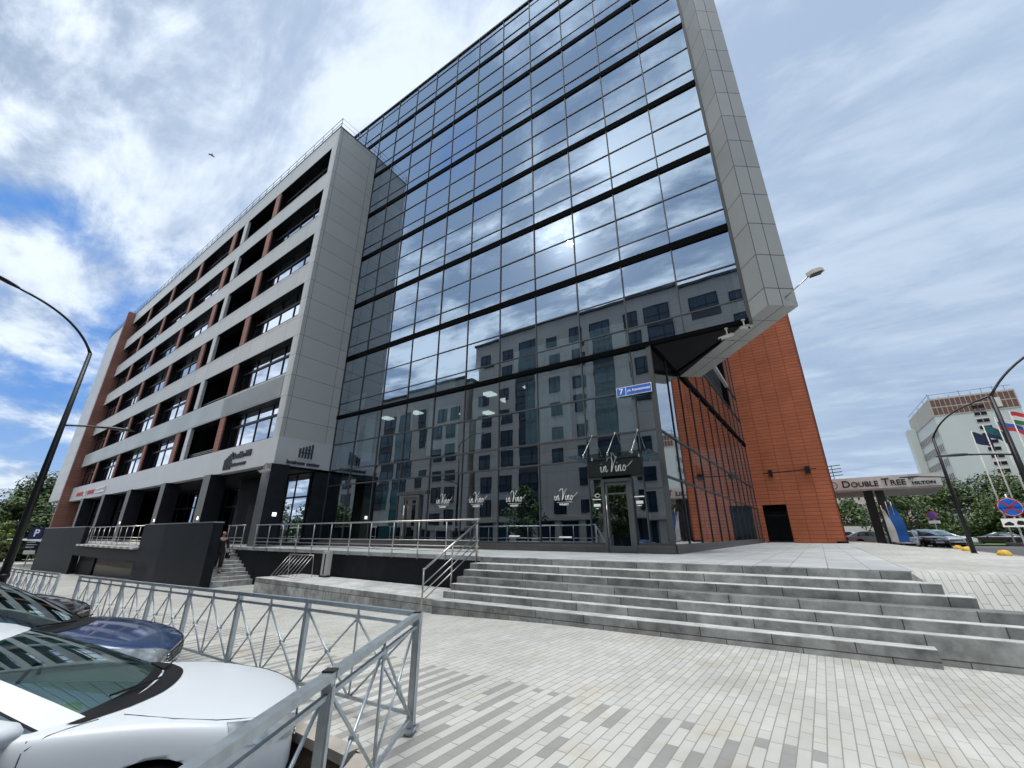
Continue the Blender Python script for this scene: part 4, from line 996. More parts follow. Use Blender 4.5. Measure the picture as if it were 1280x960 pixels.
# ================================================================== TREES
G1 = mat('leaf green', (.045, .080, .018), .65, 0, .35, 2); G2 = mat('leaf light green', (.075, .12, .028), .65, 0, .3, 2); G3 = mat('leaf dark green', (.022, .045, .012), .7, 0, .35, 2); BARK = mat('bark', (.10, .08, .06), .9, 0, .3, 6, .4)
for g in (G1, G2, G3):
    g.node_tree.nodes['Principled BSDF'].inputs['Subsurface Weight'].default_value = 0
def tree(x, y, z, h, rad, lab, name='leafy_tree', n=5200, size=.24, low=.12, clumps=34, mats=None, grp='trees beyond the cars', droop=0):
    e = empty(name, (x, y, z), lab, 'tree', rnd.uniform(0, 6), grp)
    t = MB(); t.tube([(0, 0, -.3), (.05, .03, h*.3), (-.05, .08, h*.62), (0, 0, h*.88)], [h*.024, h*.018, h*.010, .02], 9)
    cr = MB(); per = n//clumps
    for c_ in range(clumps):
        zz = low+(1-low)*((c_+.5)/clumps); a = rnd.uniform(0, 6.28)
        prof = math.sin(math.pi*min(1, max(.05, (zz-low)/(1-low)))**.75)**.7
        rr_ = rad*prof*math.sqrt(rnd.uniform(.15, 1)); c = Vector((rr_*math.cos(a), rr_*math.sin(a), zz*h))
        if c_ % 3 == 0: t.tube([(0, 0, max(h*.15, c.z*.6)), (c.x*.5, c.y*.5, c.z*.82), c], [h*.008, h*.005, .02], 6)
        s = rad*rnd.uniform(.26, .46); k_ = rnd.choice((0, 0, 1, 2))
        q0 = len(cr.mi); leaves(cr, c, s, s, s*(.75+droop), per, size, 3)
        for i in range(q0, len(cr.mi)):
            if rnd.random() < .7: cr.mi[i] = k_
    t.build('trunk', BARK, e); cr.build('crown', mats or [G1, G2, G3], e); return e
RT = [(11.5, 88, 7.4, 4.8, 'broad bushy tree just right of the hotel canopy sign'), (16.5, 84, 7.8, 5.0, 'tall bushy tree behind the white hatchback'), (20.5, 82, 8.0, 5.0, 'weeping dark green tree behind the black lamp post'),
      (25, 84, 7.9, 5.2, 'dark green tree behind the leftmost flagpole'), (29, 80, 7.6, 5, 'rounded tree behind the middle flagpoles'), (33, 76, 7.8, 5, 'tree behind the dark parked saloons at the right edge'), (17.4, 46, 9.2, 2.3, 'slender nearer tree at the extreme right edge')]
for x, y, h, r, lab in RT: tree(x, y, .1, h, r, lab, n=11000, size=.17, droop=.35 if 'weep' in lab else 0)
tree(6.2, 118, .3, 8, 3.6, 'round green tree seen under the hotel canopy beside the orange wall', n=2600, size=.3)
for x, y, h, r, lab in ((-118, 22, 15, 7, 'big tree at the left edge behind the lamp post'), (-108, 13, 12.5, 6, 'dense tree left of the parking sign'), (-100, 19, 15, 5, 'taller pale tree between the lamp post and the building'), (-94, 9.5, 8, 4, 'low bushy tree beside the parking sign'), (-128, 34, 16, 8, 'distant tree in front of the glass tower')):
    tree(x, y, -2, h, r, lab, n=11000, size=.22, grp='trees at the left end of the street')
tree(-86.5, 8.2, -1.6, 4.6, 1.1, 'narrow yellow green bush standing at the end of the building', name='tall_bush', n=1800, size=.13, low=.02, clumps=16, mats=[G2, mat('lime leaf', (.17, .24, .04), .7, 0, .2, 3), G2], grp='bushes')
# ================================================================== BUILDINGS ACROSS THE STREET (seen mirrored in the glass)
AW = tiles('taupe render', (.40, .36, .32), (.43, .39, .34), (.24, .22, .20), 3.2, 3.3, .02, 0, rough=.8, dirt=.08, dscale=.3)
AD = mat('dark recess render', (.05, .05, .055), .8, 0, .1, .5)
AWH = mat('pale stone pilaster', (.40, .36, .31), .8, 0, .1, .6)
def apartment(s0, s1, n0, H, base, lab, seed):
    rg = random.Random(seed); e = empty('apartment_building', GT*s0+GN*n0+Vector((0, 0, base)), lab, 'building', GA_, 'apartment buildings across the street')
    m = MB(); Wd = s1-s0; m.box(0, Wd, -14, 0, -1, H); m.build('wall', AW, e)
    m = MB(); m.box(-.2, Wd+.2, -14.2, .25, H, H+.35); m.build('cornice', AD, e)
    n = 0; x = 1.2; cols_ = []
    while x < Wd-3:
        w = rg.choice((1.6, 1.9, 2.9, 3.2)); cols_.append((x, w)); x += w+rg.choice((1.0, 1.3, 2.2))
    fr = MB(); gl = MB(); st_ = MB()
    for x, w in cols_:
        deep = rg.random() < .3
        k = int((H-4.2)/3.35)
        for i in range(k):
            z = 4.6+3.35*i
            if rg.random() < .05: continue
            dz = 2.25 if w > 2 else rg.choice((1.6, 2.2))
            gl.box(x, x+w, -.05, .03, z, z+dz)
            for q in (x, x+w*.62, x+w): fr.box(q-.05, q+.05, -.02, .08, z, z+dz)
            fr.box(x-.05, x+w+.05, -.02, .085, z-.05, z+.04); fr.box(x-.05, x+w+.05, -.02, .085, z+dz-.04, z+dz+.05); fr.box(x, x+w, -.02, .075, z+dz*.35, z+dz*.35+.06)
            if w > 2: st_.box(x-.05, x+w+.05, .0, .04, z-1.1, z-.1)
            elif deep: st_.box(x-.05, x+w+.05, .0, .04, z-1.15, z-.1)
    gl.build('window_glass', farglass, e); fr.build('window_frame', frame_m, e); st_.build('spandrel', AD, e)
    m = MB(); g2 = MB(); x = .5
    while x < Wd-3: m.box(x, x+.8, 0, .35, 0, 4.0); g2.box(x+.85, x+3.1, .0, .06, .6, 3.6); x += 3.4
    m.box(0, Wd, 0, .45, 3.7, 4.15); m.build('arcade', AWH, e); g2.build('shop_glass', farglass, e)
    m = MB()
    for q in range(3): m.box(Wd*(.2+.25*q), Wd*(.2+.25*q)+2, -8, -5, H, H+1.8)
    m.build('roof_vent', AD, e); return e
apartment(-40, 22, -20.7, 32.3, -.4, 'tall taupe apartment block across the street, mirrored in the right half of the glass', 3)
apartment(-86, -41.5, -20.9, 27.5, -1.4, 'lower taupe apartment block across the street, mirrored in the left half of the glass', 5)
apartment(28, 60, -22, 24, -.4, 'third taupe apartment block across the street, farthest right in the mirrored row', 8)
for x, y in ((-15, -16), (-27, -16.5), (3, -15.5)): tree(x, y, -.4, 7.5, 2.4, ('slim street tree before the taupe blocks, left one' if x < -20 else 'slim street tree before the taupe blocks, middle one' if x < 0 else 'slim street tree before the taupe blocks, right one'), n=2200, size=.18, low=.3, grp='street trees across the road')
for i, (x, y, h) in enumerate(((-62, -15, 7.5), (-74, -17, 8.5), (-86, -15.5, 9), (-99, -18, 9.5), (-112, -16, 9))):
    tree(x, y, -1.6, h, 4.2, 'rounded street tree on the far side of the car park, %s of the five' % ('nearest', 'second nearest', 'middle one', 'second farthest', 'farthest')[i], n=4500, size=.24, grp='row of trees mirrored in the lower wing windows')
# ================================================================== HOTEL
HB = Vector((30.3, 147, 0)); 
hw = mat('pale green plaster', (.44, .49, .47), .85, 0, .06, .12)
e = empty('hotel_tower', (30.3, 147, 0), 'tall pale green hotel slab with a brown gridded top storey', 'building', R(1))
m_ = MB(); m_.box(0, 15.2, 0, 26, 0, 30.3); m_.build('wall', hw, e)
m_ = MB(); m_.box(-.1, 15.3, -.1, 26.1, 30.3, 35.0); m_.build('top_storey', mat('pale frieze', (.36, .35, .31), .85, 0, .1, .3), e)
m_ = MB()
for i in range(16):
    for j in range(2): m_.box(.15+i*.94, .93+i*.94, -.16, -.1, 30.7+2.1*j, 32.5+2.1*j)
m_.build('brown_panel', mat('brown panel', (.11, .05, .035), .5, 0, .3, .6), e)
m_ = MB(); g2 = MB()
for i in range(17):
    z = 3+i*1.75
    m_.box(7.0, 9.4, -.1, 0, z, z+1.5); g2.box(7.15, 8.15, -.2, -.1, z+.2, z+1.0); g2.box(8.3, 9.3, -.2, -.1, z+.2, z+1.0)
m_.build('stair_window_strip', white_bld, e); split(g2.build('stair_window', MATS['anthracite frame'], e))
m_ = MB(); g2 = MB()
for k_ in range(7):
    for j in range(17):
        m_.box(-.05, 0, 1+j*1.45, 2.2+j*1.45, 3+3.7*k_, 5.2+3.7*k_); g2.box(-.08, -.04, 1.15+j*1.45, 1.9+j*1.45, 3.2+3.7*k_, 5.0+3.7*k_)
m_.build('window_frame', white_bld, e)['kind'] = 'stuff'; g2.build('window_glass', MATS['anthracite frame'], e)['kind'] = 'stuff'
m_ = MB()
for i in range(8): m_.tube([(.5+i*2, 2, 35), (.5+i*2, 2, 36.2+rnd.uniform(-.3, 1.0))], .05, 5)
for j in range(4): m_.tube([(1, 3+7*j, 35), (1, 3+7*j, 36.8)], .05, 5)
m_.tube([(0, .1, 36.1), (15, .1, 36.1)], .05, 5); m_.tube([(0.1, .1, 36.1), (.1, 26, 36.1)], .05, 5); m_.box(8, 12, 6, 9, 35.0, 36); m_.build('rooftop_mast', frame_g, e)
for i, (px_, yy, h) in enumerate(((1, 24, 31.5),)):
    m_ = MB(); m_.box(-1.8, -.1, 22, 26, 0, 31.5); m_.build('rear_wing', hw, e)
m_ = MB(); m_.box(11.2, 12.4, -.3, -.1, 31, 33.4); m_.build('white_panel', white_bld, e)
# canopy with lettering
e = empty('hotel_canopy', (5.4, 47.6, .75), 'white hotel entrance canopy with dark capital lettering on two slanted legs', 'canopy', R(-6.6))
m_ = MB(); m_.box(-4.3, 3.45, 0, 9, 4.62, 5.62); m_.build('fascia', mat('off white canopy', (.78, .77, .73), .5, 0, .05, 2), e)
m_ = MB(); m_.box(-4.3, 3.4, .1, 9, 4.5, 4.615); m_.build('underside', white_bld, e)
def beamc(m, a, b, w, h): m.beam(a, b, w, h)
m_ = MB(); m_.beam((-1.3, .8, -.2), (-1.3, .8, 4.5), .62, .5); m_.build('leg', black_metal, e)
m_ = MB(); m_.beam((-.55, 1.2, -.2), (-.55, 1.2, 4.5), .6, .5); m_.build('leg', frame_g, e)
text('lettering', 'D', .84, letter_dark, e, (-2.62, -.03, 5.06), 0, .03, bold=.012)
text('lettering', 'OUBLE', .62, letter_dark, e, (-1.35, -.03, 5.0), 0, .03, bold=.012, sx=.98)
text('lettering', 'T', .84, letter_dark, e, (.08, -.03, 5.07), 0, .03, bold=.012)
text('lettering', 'REE', .62, letter_dark, e, (.85, -.03, 5.0), 0, .03, bold=.012)
text('lettering', 'BY', .32, letter_dark, e, (1.72, -.03, 5.30), 0, .03, bold=.008)
text('lettering', 'HILTON', .34, letter_dark, e, (2.4, -.03, 4.88), 0, .03, bold=.012, sx=1.15)
m_ = MB(); m_.tube([(-3.55+.3*math.cos(a), -.02, 5.05+.3*math.sin(a)) for a in lin(0, 6.28, 24)], .03, 6); m_.prism([(-3.75, 0), (-3.35, 0), (-3.42, .1), (-3.68, .1)], 0, 0.01); m_.build('round_emblem', letter_dark, e)
m_ = MB()
for i in range(4): m_.beam((-5.2, 1, 5.9+.3*i), (-2.7, 1, 6.05+.3*i), .05, .06)
for x in (-4.4, -3.4): m_.beam((x, 1, 5.6), (x, 1, 7.0), .05, .05)
m_.build('roof_grille', black_metal, e)
# low beige building behind the canopy
e = empty('beige_building', (-2, 172, 0), 'low beige building with rows of small windows seen beneath the hotel canopy', 'building', R(-6))
m_ = MB(); m_.box(0, 36, 0, 12, 0, 17.5); m_.build('wall', mat('beige plaster', (.46, .41, .33), .85, 0, .08, .2), e)
m_ = MB()
for i in range(22):
    for j in range(4): m_.box(1+i*1.6, 1.9+i*1.6, -.1, 0, 6.4+2.6*j, 8.1+2.6*j)
m_.build('window_row', white_bld, e)
m_ = MB()
for i in range(22):
    for j in range(4): m_.box(1.15+i*1.6, 1.75+i*1.6, -.15, -.1, 6.6+2.6*j, 7.9+2.6*j)
m_.build('window', farglass, e)
m_ = MB(); m_.box(0, 36, -.5, 0, 0, 5.2); m_.build('ground_floor', frame_g, e)
e = empty('grey_wall', (9, 98, 0), 'low grey boundary wall behind the parked cars', 'wall', R(-5)); m_ = MB(); m_.box(-10, 8, 0, .4, 0, 3.0); m_.build('wall_body', white_bld, e)
# glass tower far left
e = empty('distant_tower', (-310, 86, 0), 'distant blue glass tower above the trees at the left edge', 'building', R(60))
m_ = MB(); m_.box(-16, 16, 0, 20, 0, 52); m_.build('tower_wall', tiles('far blue glass', (.22, .32, .36), (.28, .38, .42), (.45, .5, .52), 4, 3.2, .2, 0, rough=.3), e)
# low white canopy building at far left end
e = empty('side_pavilion', (-92, 16, -1.9), 'low pale pavilion roof at the far left end of the wing', 'building')
m_ = MB(); m_.box(-6, 6, 0, 10, 0, 5.3); m_.build('wall', white_bld, e); m_ = MB(); m_.box(-7, 6.5, -2.5, 10, 5.3, 5.9); m_.box(-7, 6.5, -2.5, 10, 6.4, 6.6); m_.build('roof', band_m, e)
# striped barrier posts
for i in range(3):
    e = empty('striped_post', (-69-i*1.1, 5.4+i*.1, GP(-69, 5.4)), ('red and white striped post nearest the dark wall', 'middle one of the three red and white striped posts', 'red and white striped post farthest left')[i], 'post', group='striped posts by the parking sign')
    m_ = MB(); m2 = MB()
    for j in range(6): (m_ if j % 2 else m2).tube([(0, 0, j*.35-.1), (0, 0, j*.35+.25)], .06, 8)
    m_.build('red_stripe', red_m, e); m2.build('white_stripe', white_m, e)
# flagpoles and flags
def flag(mb, z0, w, h, seed, droop=.35):
    rg = random.Random(seed); n = 12; vs = []
    for i in range(n+1):
        for j in range(7):
            u, v = i/n, j/6; x = u*w*(.80); y = .16*math.sin(u*7+seed+v*1.2)*w*.5*u; z = z0-v*h-droop*u*u*w+.06*math.sin(u*9+v*2)
            vs.append((x, y, z))
    fs = [(i*7+j, (i+1)*7+j, (i+1)*7+j+1, i*7+j+1) for i in range(n) for j in range(6)]
    mb.add(vs, fs, 0, True)
    for k_ in range(len(fs)):
        mb.mi[-len(fs)+k_] = min(2, (k_ % 6)//2)
navy = mat('navy flag cloth', (.012, .022, .06), .8, 0, .2, 4); teal = mat('teal flag cloth', (.015, .10, .11), .8, 0, .2, 4); wc = mat('white flag cloth', (.6, .6, .6), .8, 0, .1, 4); rc = mat('red flag cloth', (.45, .03, .04), .8, 0, .1, 4); gc = mat('green flag cloth', (.02, .15, .06), .8, 0, .1, 4); bc = mat('blue flag cloth', (.02, .12, .40), .8, 0, .1, 4)
for i, (x, y, h, cols_, lab) in enumerate(((16.1, 66.2, 12.2, (navy, navy, navy), 'leftmost flagpole with a navy flag'), (16.9, 65.2, 12.6, (teal, teal, navy), 'second flagpole from the left with a teal flag'), (17.7, 64.2, 13.1, (wc, bc, rc), 'third flagpole from the left with a white, blue and red flag'), (18.6, 63.2, 13.4, (rc, wc, gc), 'fourth flagpole from the left with a red, white and green flag'), (20.3, 62.4, 14.6, (navy, navy, navy), 'rightmost and tallest flagpole with a dark navy flag'))):
    e = empty('flagpole', (x, y, .3), lab, 'flagpole', R((20, 15, -20, -15, 35)[i]), 'flagpoles in front of the hotel')
    m_ = MB(); m_.tube([(0, 0, -.2), (0, 0, h)], [.085, .045], 10); m_.build('pole', white_bld, e)
    m_ = MB(); flag(m_, h-.15, 2.0, 1.3, i*1.7, .45); m_.build('flag', list(cols_), e)
    m_ = MB(); m_.box(-.5, .5, -.5, .5, -.1, .55); m_.build('base', AD, e, bevel=.03)
for i, (c_, x, lab) in enumerate(((wc, 4.62, 'furled white feather banner beside the canopy leg'), (bc, 5.0, 'tall furled blue feather banner'), (bc, 5.35, 'second furled blue feather banner, farther right'))):
    e = empty('feather_banner', (x, 46.4+.25*i, .8), lab, 'banner', 0, 'furled banners by the canopy leg')
    m_ = MB(); m_.tube([(0, 0, 0), (-.05, 0, 3.4-.3*(i == 0))], .02, 6); m_.build('pole', steel, e)
    m_ = MB(); n = 10; vs = []
    for k_ in range(n+1):
        v = k_/n; w = .10+.36*math.sin(min(1, (1-v)*1.4)*1.5); vs += [(-.02, .06*math.sin(v*9), .3+3*v*(1 if i else .85)), (w, .06*math.cos(v*9), .25+2.9*v*(1 if i else .85))]
    m_.add(vs, [(2*k_, 2*k_+1, 2*k_+3, 2*k_+2) for k_ in range(n)], 0, True); m_.build('cloth', c_, e)
# ================================================================== CARS
TYRE = mat('tyre rubber', (.02, .02, .02), .85, 0, 0); RIM = mat('alloy rim', (.35, .36, .37), .3, .9, 0); TRIM = mat('black plastic trim', (.012, .012, .013), .5, 0, 0)
spec(.1, 'black plastic trim'); CHROME = mat('chrome', (.7, .7, .7), .12, 1., 0); SEAT = mat('dark seat cloth', (.03, .03, .034), .9, 0, 0); HL = mat('headlight glass', (.36, .38, .38), .06, .5, .55, 9); TAIL = mat('tail light', (.35, .01, .01), .2, 0, 0)
CG = glass('car window glass', .26, (.36, .46, .43), (.9, 1., 1.)); PLATE = mat('number plate', (.7, .7, .7), .5, 0, 0); SEAM = mat('panel gap', (.02, .02, .02), .8, 0, 0)
def keyed(ks, x):
    for (a, va), (b, vb) in zip(ks[:-1], ks[1:]):
        if x <= b:
            t = max(0, min(1, (x-a)/(b-a))); t = t*t*(3-2*t) if False else t; return va+(vb-va)*t
    return ks[-1][1]
def evalmesh(o):
    bpy.context.view_layer.update(); me = bpy.data.meshes.new_from_object(o.evaluated_get(bpy.context.evaluated_depsgraph_get())); return me
SEDAN = dict(L=4.62, W=.90, hood=[(-2.31, .90), (-2.2, 1.00), (-1.75, 1.06), (.95, .97), (1.35, .955), (1.85, .87), (2.12, .79), (2.31, .70)],
   sh=[(-2.31, .86), (-1.7, .95), (.9, .91), (1.4, .88), (2.0, .76), (2.31, .64)], ws=(1.10, .12), rw=(-1.95, -1.25), roof=1.46, rz=[(.12, 1.385), (-.35, 1.455), (-.8, 1.45), (-1.25, 1.36)], wheels=(1.42, -1.27), wr=.33)
HATCH = dict(L=4.45, W=.89, hood=[(-2.22, .95), (-2.1, 1.05), (-1.75, 1.08), (.90, 1.04), (1.35, 1.01), (1.85, .93), (2.08, .84), (2.22, .72)],
   sh=[(-2.22, .9), (-1.7, 1.0), (.9, .97), (1.4, .94), (1.95, .82), (2.22, .68)], ws=(1.0, .10), rw=(-2.12, -1.75), roof=1.6, rz=[(.10, 1.50), (-.35, 1.59), (-1.0, 1.6), (-1.75, 1.50)], wheels=(1.36, -1.27), wr=.34)
def make_car(spec, name, label, paint, group, detail=True):
    L_, Wd = spec['L'], spec['W']; hx = L_/2; root = empty(name, (0, 0, 0), label, 'car', 0, group)
    # body shell
    xs = [-hx, -hx+.10, -hx+.3, -hx+.7, -1.2, -.6, 0, .6, 1.05, 1.4, hx-.55, hx-.30, hx-.12, hx-.03]
    wf = [(-hx, .76), (-hx+.12, .88), (-hx+.4, .95), (-1., 1.), (.8, 1.), (hx-.75, .975), (hx-.4, .91), (hx-.17, .80), (hx-.03, .66)]
    rows = []
    for x in xs:
        w = Wd*keyed(wf, x); h = keyed(spec['hood'], x); sh = keyed(spec['sh'], x); lo = .22+(.10 if abs(x) > hx-.06 else 0)
        mid = min(sh-.1, .62)
        rows.append([(x, w*.86, lo), (x, w*.98, lo+.10), (x, w, mid*.78), (x, w*.985, mid+.04), (x, w*.95, sh-.015), (x, w*.88, sh+.03), (x, w*.62, h-.018), (x, w*.3, h-.004), (x, 0, h)])
    vs = []; fs = []; n = len(rows[0]); full = 2*n-1
    for r_w in rows:
        vs += [(a, b, c) for a, b, c in r_w]+[(a, -b, c) for a, b, c in reversed(r_w[:-1])]
    for i in range(len(rows)-1):
        for j in range(full-1): fs.append((i*full+j, i*full+j+1, (i+1)*full+j+1, (i+1)*full+j))
        fs.append((i*full+full-1, i*full, (i+1)*full, (i+1)*full+full-1))
    for base, rev in ((0, False), ((len(rows)-1)*full, True)):
        for j in range(n-1):
            q = (base+j, base+full-1-j, base+full-2-j, base+j+1) if j < n-2 else (base+j, base+full-1-j, base+j+1)
            fs.append(tuple(reversed(q)) if rev else q)
    b = MB(); b.add(vs, fs, 0, True); body = b.build('body', [paint, TRIM])
    bm = bmesh.new(); bm.from_mesh(body.data); bmesh.ops.recalc_face_normals(bm, faces=bm.faces[:]); bm.to_mesh(body.data); bm.free()
    ss = body.modifiers.new('s', 'SUBSURF'); ss.levels = 3; ss.render_levels = 3
    cut = MB(); r = spec['wr']+.055
    for wx in spec['wheels']:
        for sgn in (1, -1): cut.tube([(wx, sgn*(Wd-.30), spec['wr']), (wx, sgn*(Wd+.2), spec['wr'])], r, 40, smooth=False)
    co_ = cut.build('cutter', TRIM); bl = body.modifiers.new('b', 'BOOLEAN'); bl.object = co_; bl.operation = 'DIFFERENCE'; bl.solver = 'EXACT'
    me = evalmesh(body); bpy.data.objects.remove(body); bpy.data.objects.remove(co_)
    for p in me.polygons: p.use_smooth = True
    me.materials.clear(); me.materials.append(paint); me.materials.append(TRIM)
    for p in me.polygons:
        c = p.center
        if c.z < .27: p.material_index = 1
        for wx in spec['wheels']:
            dd = math.hypot(c.x-wx, c.z-spec['wr'])
            if (dd < r-.012 and abs(c.y) < Wd) or (abs(dd-r) < .02 and abs(c.y) < Wd*.93): p.material_index = 1
    body = bpy.data.objects.new('body', me); COL.objects.link(body); body.parent = root
    bvh = BVHTree.FromPolygons([v.co for v in me.vertices], [list(p.vertices) for p in me.polygons])
    def hit(o, d):
        q = bvh.ray_cast(Vector(o), Vector(d)); return q[0], q[1]
    def top(x, y, off=.004):
        q, nn = hit((x, y, 3), (0, 0, -1)); return q+nn*off if q else Vector((x, y, .9))
    def front(y, z, off=.004, sgn=1):
        q, nn = hit((sgn*5, y, z), (-sgn, 0, 0)); return q+nn*off if q else Vector((sgn*hx, y, z))
    def sidep(x, z, s, off=.004):
        q, nn = hit((x, s*3, z), (0, -s, 0)); return q+nn*off if q else Vector((x, s*Wd, z))
    # greenhouse
    wb, wt = spec['ws']; rb, rt = spec['rw']; zt = spec['rz'][0][1]
    def shz(x): return keyed(spec['sh'], x)+.02
    hz = keyed(spec['hood'], wb)
    base = [(wb+.16, 0), (wb+.13, .35), (wb+.02, .60), (wb-.14, .74), (wb-.34, .80), (.2, .815), (-.6, .81), (-1.2, .78), (rb+.25, .70), (rb+.06, .5), (rb, .25), (rb-.01, 0)]
    topr = [(wt+.05, 0), (wt+.03, .25), (wt-.02, .44), (wt-.09, .545), (wt-.2, .58), (-.35, .60), (-.75, .595), (-1.05, .58), (rt+.08, .53), (rt+.02, .38), (rt, .2), (rt, 0)]
    tk = [0, .08, .15, .20, .26, .42, .60, .72, .80, .88, .94, 1]
    def crv(P, t):
        for i in range(len(tk)-1):
            if t <= tk[i+1]+1e-9:
                u = (t-tk[i])/(tk[i+1]-tk[i]); p0 = P[max(0, i-1)]; p1 = P[i]; p2 = P[i+1]; p3 = P[min(len(P)-1, i+2)]
                if i == 0: p0 = (P[1][0], -P[1][1])
                if i == len(tk)-2: p3 = (P[-2][0], -P[-2][1])
                return [.5*(2*p1[k]+(p2[k]-p0[k])*u+(2*p0[k]-5*p1[k]+4*p2[k]-p3[k])*u*u+(3*p1[k]-p0[k]-3*p2[k]+p3[k])*u**3) for k in (0, 1)]
    def rzf(x):
        ks = sorted(spec['rz']); return keyed(ks, x)
    def gpnt(t, v, s=1):
        bx, by = crv(base, t); tx, ty = crv(topr, t)
        w_ = S_(t, .13, .22); bz = (1-w_)*(top(bx, by).z if True else hz)+w_*(shz(bx)-.01) if t < .5 else (shz(bx) if t < .8 else top(max(bx, -hx+.05), by).z)
        bz -= .03*(1-v)
        tz = rzf(tx)-.035*(abs(ty)/.6)**2-.012
        bul = math.sin(math.pi*v)*.025
        x = bx+(tx-bx)*v; y = by+(ty-by)*v; z = bz+(tz-bz)*v
        nx, ny = (1, 0) if t < .15 else ((0, 1) if t < .8 else (-1, 0))
        x += nx*bul*.6; y += ny*bul*.9; z += bul*.5 if t < .17 or t > .85 else 0
        return Vector((x, s*y, z))
    ts = sorted(set([round(q, 4) for q in lin(0, 1, 51)]+[.165, .225, .235, .475, .495, .735, .83, .755])); vv = [0, .03, .07, .12, .25, .5, .75, .93, .97, 1]
    def kind(t, v):
        if t < .165 and .12 < v < .95: return 'w'
        if .07 < v < .93:
            if .235 < t < .475: return 's'
            if .495 < t < .735: return 's'
            if t > .83: return 'r'
        if t < .165 and v < .12: return 'k'
        if .225 < t < .755 : return 'k' if (v < .07 or v > .93 or .475 <= t <= .495 or t < .236 or t > .734) else 'p'
        return 'p'
    parts = {'p': MB(), 'k': MB(), 'w': MB(), 's1': MB(), 's-1': MB(), 'r': MB()}
    for s in (1, -1):
        for i in range(len(ts)-1):
            for j in range(len(vv)-1):
                tm = (ts[i]+ts[i+1])/2; vm = (vv[j]+vv[j+1])/2; kd = kind(tm, vm); key = kd if kd != 's' else 's%d' % s
                q = [gpnt(ts[i], vv[j], s), gpnt(ts[i+1], vv[j], s), gpnt(ts[i+1], vv[j+1], s), gpnt(ts[i], vv[j+1], s)]
                if s == -1: q.reverse()
                parts[key].add(q, [(3, 2, 1, 0)], 0, True)
        # roof skin
        m = parts['p']
        for i in range(len(ts)-1):
            a = gpnt(ts[i], 1, s); c = gpnt(ts[i+1], 1, s)
            for k_ in range(5):
                u0, u1 = 1-k_/5, 1-(k_+1)/5
                def rp(p, u): return Vector((p.x+( -.25-p.x)*(1-u)*.25 if False else p.x, p.y*u, rzf(p.x)-.012-.035*(abs(p.y*u)/.6)**2))
                q = [rp(a, u0), rp(c, u0), rp(c, u1), rp(a, u1)]
                if s == -1: q.reverse()
                m.add(q, [(3, 2, 1, 0)], 0, True)
    def fin(mb, nm, mt, parent=root):
        o = mb.build(nm, mt, parent); bm = bmesh.new(); bm.from_mesh(o.data); bmesh.ops.remove_doubles(bm, verts=bm.verts, dist=.0008); bmesh.ops.recalc_face_normals(bm, faces=bm.faces[:])
        for f in bm.faces: f.smooth = True
        bm.to_mesh(o.data); bm.free(); return o
    fin(parts['p'], 'roof', paint); fin(parts['k'], 'window_trim', TRIM)
    fin(parts['w'], 'windscreen', CG); fin(parts['s1'], 'side_window', CG); fin(parts['s-1'], 'side_window', CG); fin(parts['r'], 'rear_window', CG)
    # interior
    m = MB(); zc = keyed(spec['sh'], .5)
    m.box(wb-.75, wb-.05, -.66, .66, zc-.25, zc-.01); m.build('dashboard', TRIM, root, bevel=.03)
    m = MB(); m.box(rb+.2, wb-.1, -.70, .70, .45, .5); m.build('cabin_floor', SEAT, root)
    for y in (.36, -.36):
        m = MB(); m.box(-.55, -.38, y-.24, y+.24, .6, 1.12); m.box(-.50, -.41, y-.12, y+.12, 1.14, 1.30); m.box(-.45, .1, y-.24, y+.24, .5, .68); m.build('seat', SEAT, root, bevel=.03)
    m = MB(); m.box(-1.5, -1.3, -.62, .62, .6, 1.1); m.build('rear_seat', SEAT, root, bevel=.03)
    m = MB(); m.tube([(.28+.05*math.sin(a), .36+.17*math.cos(a), zc+.01+.16*math.sin(a)) for a in lin(0, 6.283, 22)], .014, 6); m.build('steering_wheel', TRIM, root)
    m = MB(); m.box(wt-.16, wt-.12, -.11, .11, zt-.13, zt-.07); m.build('inner_mirror', TRIM, root)
    # wheels
    for wx in spec['wheels']:
        for s in (1, -1):
            RM = Matrix.Translation((wx, s*(Wd-.115), spec['wr'])) @ Matrix.Rotation(R(-90*s), 4, 'X'); rr_ = spec['wr']
            wh = MB(); wh.lathe([(rr_*.66, .095), (rr_*.82, .105), (rr_*.95, .09), (rr_, .06), (rr_, -.08), (rr_*.9, -.1)], 32, M=RM); w = wh.build('wheel', TYRE, root)
            rm_ = MB(); rm_.lathe([(rr_*.67, .10), (rr_*.64, .075), (rr_*.6, .0), (rr_*.1, -.02)], 32, M=RM, mi=1); rm_.lathe([(.001, .075), (.05, .075), (.06, .05)], 16, M=RM)
            for q in range(5):
                a = q*2*math.pi/5
                for da in (-.13, .13):
                    p = RM @ Vector((math.cos(a)*.05, math.sin(a)*.05, .062)); p2 = RM @ Vector((math.cos(a+da)*rr_*.65, math.sin(a+da)*rr_*.65, .08)); rm_.beam(p, p2, .032, .02, up=tuple((RM.to_3x3() @ Vector((0, 0, 1)))))
            rm_.build('rim', [RIM, TRIM], w)
    def patch(pts4, fn_, nu=10, nv=6):
        A, B_, C_, D_ = [Vector((p[0], p[1])) for p in pts4]; m = MB(); vs = []
        for i in range(nu+1):
            for j in range(nv+1):
                u, v = i/nu, j/nv; p = (A*(1-u)+B_*u)*(1-v)+(D_*(1-u)+C_*u)*v; vs.append(fn_(p.x, p.y))
        m.add(vs, [(i*(nv+1)+j, (i+1)*(nv+1)+j, (i+1)*(nv+1)+j+1, i*(nv+1)+j+1) for i in range(nu) for j in range(nv)], 0, True); return m
    hf = keyed(spec['hood'], hx-.1); Z = lambda z: z+(hf-.76)
